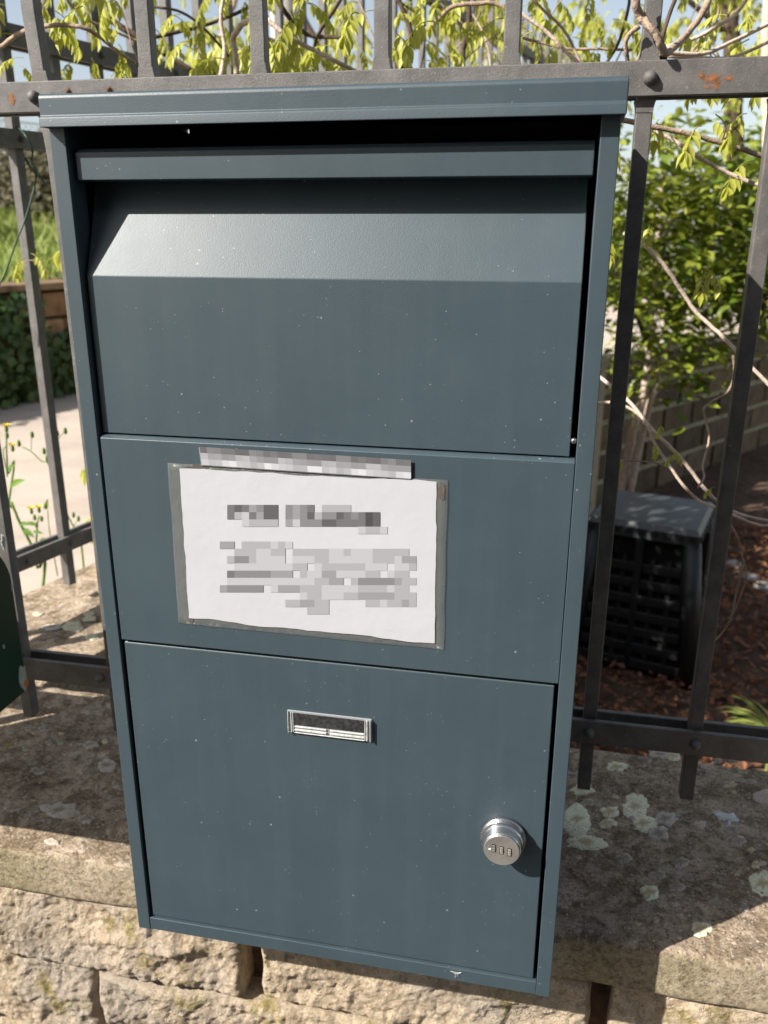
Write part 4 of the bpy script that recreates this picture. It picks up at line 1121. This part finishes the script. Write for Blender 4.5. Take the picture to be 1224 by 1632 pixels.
for i, (s, t, w_, h_, lab) in enumerate(((1.0, 5.5, 2.2, 1.6, 'dry olive-brown hedge shrub standing on the grass bank'), (5.5, 6.0, 2.4, 1.8, 'olive shrub on the grass bank beside the mailbox edge'))):
    c = bt(s, t, .7); sh = tag(empty('olive_shrub', tuple(c)), lab, 'shrub')
    for q in range(6):
        stem([c, c+Vector((rs.uniform(-.5, .5), rs.uniform(-.4, .4), h_*.5)), c+Vector((rs.uniform(-1, 1)*w_*.6, rs.uniform(-.5, .5), h_*.9))], .03, .01, DARKBARK, False, 4, 'branch', sh)
    mb = MB()
    for q in range(5200):
        a_ = rs.uniform(0, 6.28); rr = rs.random()**.5; zz = rs.random()
        p = c+Vector((math.cos(a_)*rr*w_*(1-.3*zz), math.sin(a_)*rr*1.0, zz*h_*(.75+.25*noise.noise((a_, rr*3, i)))))
        d_ = Vector((rs.uniform(-1, 1), rs.uniform(-1, 1), rs.uniform(-.3, 1)))
        leaflet(mb, p, d_, Vector((.2, -.8, .6)), rs.uniform(.10, .18), rs.uniform(.04, .07), .2, .2)
    tag(mb.build('crown', OLIVE, sh), kind='stuff')
cf = tag(empty('chain_link_fence', tuple(bt(0, 7.5, .9))), 'chain-link fence against the sky on top of the bank', 'fence')
mb = MB()
for k in range(-30, 70):
    for sg in (-1, 1):
        s0 = k*.12; s1 = s0+sg*1.5
        mb.tube([bt(s0, 7.5, .9), bt(s1, 7.5, 2.45)], .004, 3, False)
mb.build('mesh', simple('galvanised_wire', (.16, .165, .17), .6), cf)
for k in range(-1, 4): MB().tube([bt(k*2.2, 7.52, .6), bt(k*2.2, 7.52, 2.5)], .025, 8).build('post', simple('fence_post%d' % k, (.28, .29, .30), .6), cf, smooth=True)
mb = MB(); mb.tube([bt(-4, 7.5, 2.45), bt(9, 7.5, 2.45)], .008, 6); mb.build('top_wire', IRON, cf)

# ------------------------------------------------------------------ yellow sow-thistles by the wall foot
SG = simple('thistle_green', (.13, .22, .045), .6, .3, 60); YEL = simple('yellow_petal', (.80, .62, .03), .7, .15, 200); BUD = simple('green_bud', (.11, .19, .045), .7, .3, 100)
TL = leaf_mat('thistle_leaf', (.10, .20, .03), (.17, .28, .05), .3)
def thistle(label, base, stems, heads, leaves):
    e = tag(empty('sow_thistle', tuple(base)), label, 'wild flower')
    for pts, r0, r1 in stems: stem(pts, r0, r1, SG, False, 5, 'stem', e)
    for px, py, Y, fl_ in heads:
        p = at(px, py, Y); mb = MB(); mb.lathe([(.0015, -.008), (.0036, -.005), (.0038, .000), (.0028, .004), (.0014, .006)], p, 'z', 10); mb.build('bud', BUD, e, smooth=True)
        if fl_:
            mb = MB()
            for k in range(26):
                a_ = k*2.4; d_ = Vector((math.cos(a_), math.sin(a_), .35+.5*(k % 3)/2)); leaflet(mb, p+Vector((0, 0, .004)), d_, Vector((0, 0, 1)), .0135*(1-.2*(k % 3)), .0034, 0, -.1)
            mb.build('flower', YEL, e)
    for px, py, Y, dx, dz, L_ in leaves:
        mb = MB(); leaflet(mb, at(px, py, Y), Vector((dx, -.1, dz)), Vector((0, -.8, .6)), L_, L_*.32, .3, .3); mb.build('leaf', TL, e)
b1 = st(-.28, .24, Z_ROAD)
thistle('tall yellow-flowered sow-thistle left of the mailbox at mid height', b1,
    [([b1, at(14, 800, .88), at(12, 755, .88), at(10, 700, .88), at(11, 686, .88)], .0028, .0014), ([at(12, 760, .88), at(5, 720, .88), at(8, 712, .88)], .0014, .001), ([at(35, 712, .88), at(50, 720, .88), at(66, 735, .88), at(78, 742, .88), at(92, 800, .88)], .0012, .0014), ([at(50, 717, .88), at(50, 695, .88)], .0008, .0007), ([at(78, 742, .88), at(75, 728, .88), at(70, 720, .88)], .0008, .0007), ([at(88, 705, .88), at(98, 693, .88), at(104, 686, .88)], .0008, .0007)],
    [(10, 683, .88, True), (11, 693, .88, False), (20, 714, .88, True), (30, 706, .88, False), (51, 692, .88, False), (104, 686, .88, False), (91, 690, .88, False), (70, 718, .88, False), (75, 730, .88, False)],
    [(17, 777, .88, .6, .6, .05), (13, 750, .88, .4, .5, .03)])
b2 = st(-.14, .22, Z_ROAD)
thistle('green sow-thistle with yellow flowers just behind the side fence rail', b2,
    [([b2, at(68, 935, .95), at(60, 905, .95), at(50, 870, .95), at(30, 830, .95), at(18, 800, .95)], .004, .003), ([at(57, 890, .95), at(58, 860, .95), at(60, 835, .95), at(62, 822, .95)], .0025, .0015), ([at(92, 918, .98), at(85, 880, .98), at(78, 840, .98), at(76, 812, .98)], .0013, .001), ([b2+Vector((.2, .2, 0)), at(133, 900, 1.05), at(128, 860, 1.05), at(112, 830, 1.05), at(104, 812, 1.05)], .0028, .0016), ([at(118, 838, 1.05), at(124, 828, 1.05)], .001, .0008)],
    [(50, 814, .95, True), (62, 812, .95, True), (72, 806, .95, False), (58, 836, .95, False), (55, 824, .95, False), (66, 826, .95, False), (117, 820, 1.05, False), (125, 826, 1.05, False)],
    [(30, 836, .95, .7, .35, .035), (34, 842, .95, .7, -.1, .04), (52, 848, .95, .8, .3, .03), (60, 838, .95, -.6, .4, .03), (52, 905, .95, -.5, .5, .035), (62, 860, .95, .7, .2, .035), (75, 812, .95, .2, 1, .03), (22, 812, .95, -.4, .8, .05)])
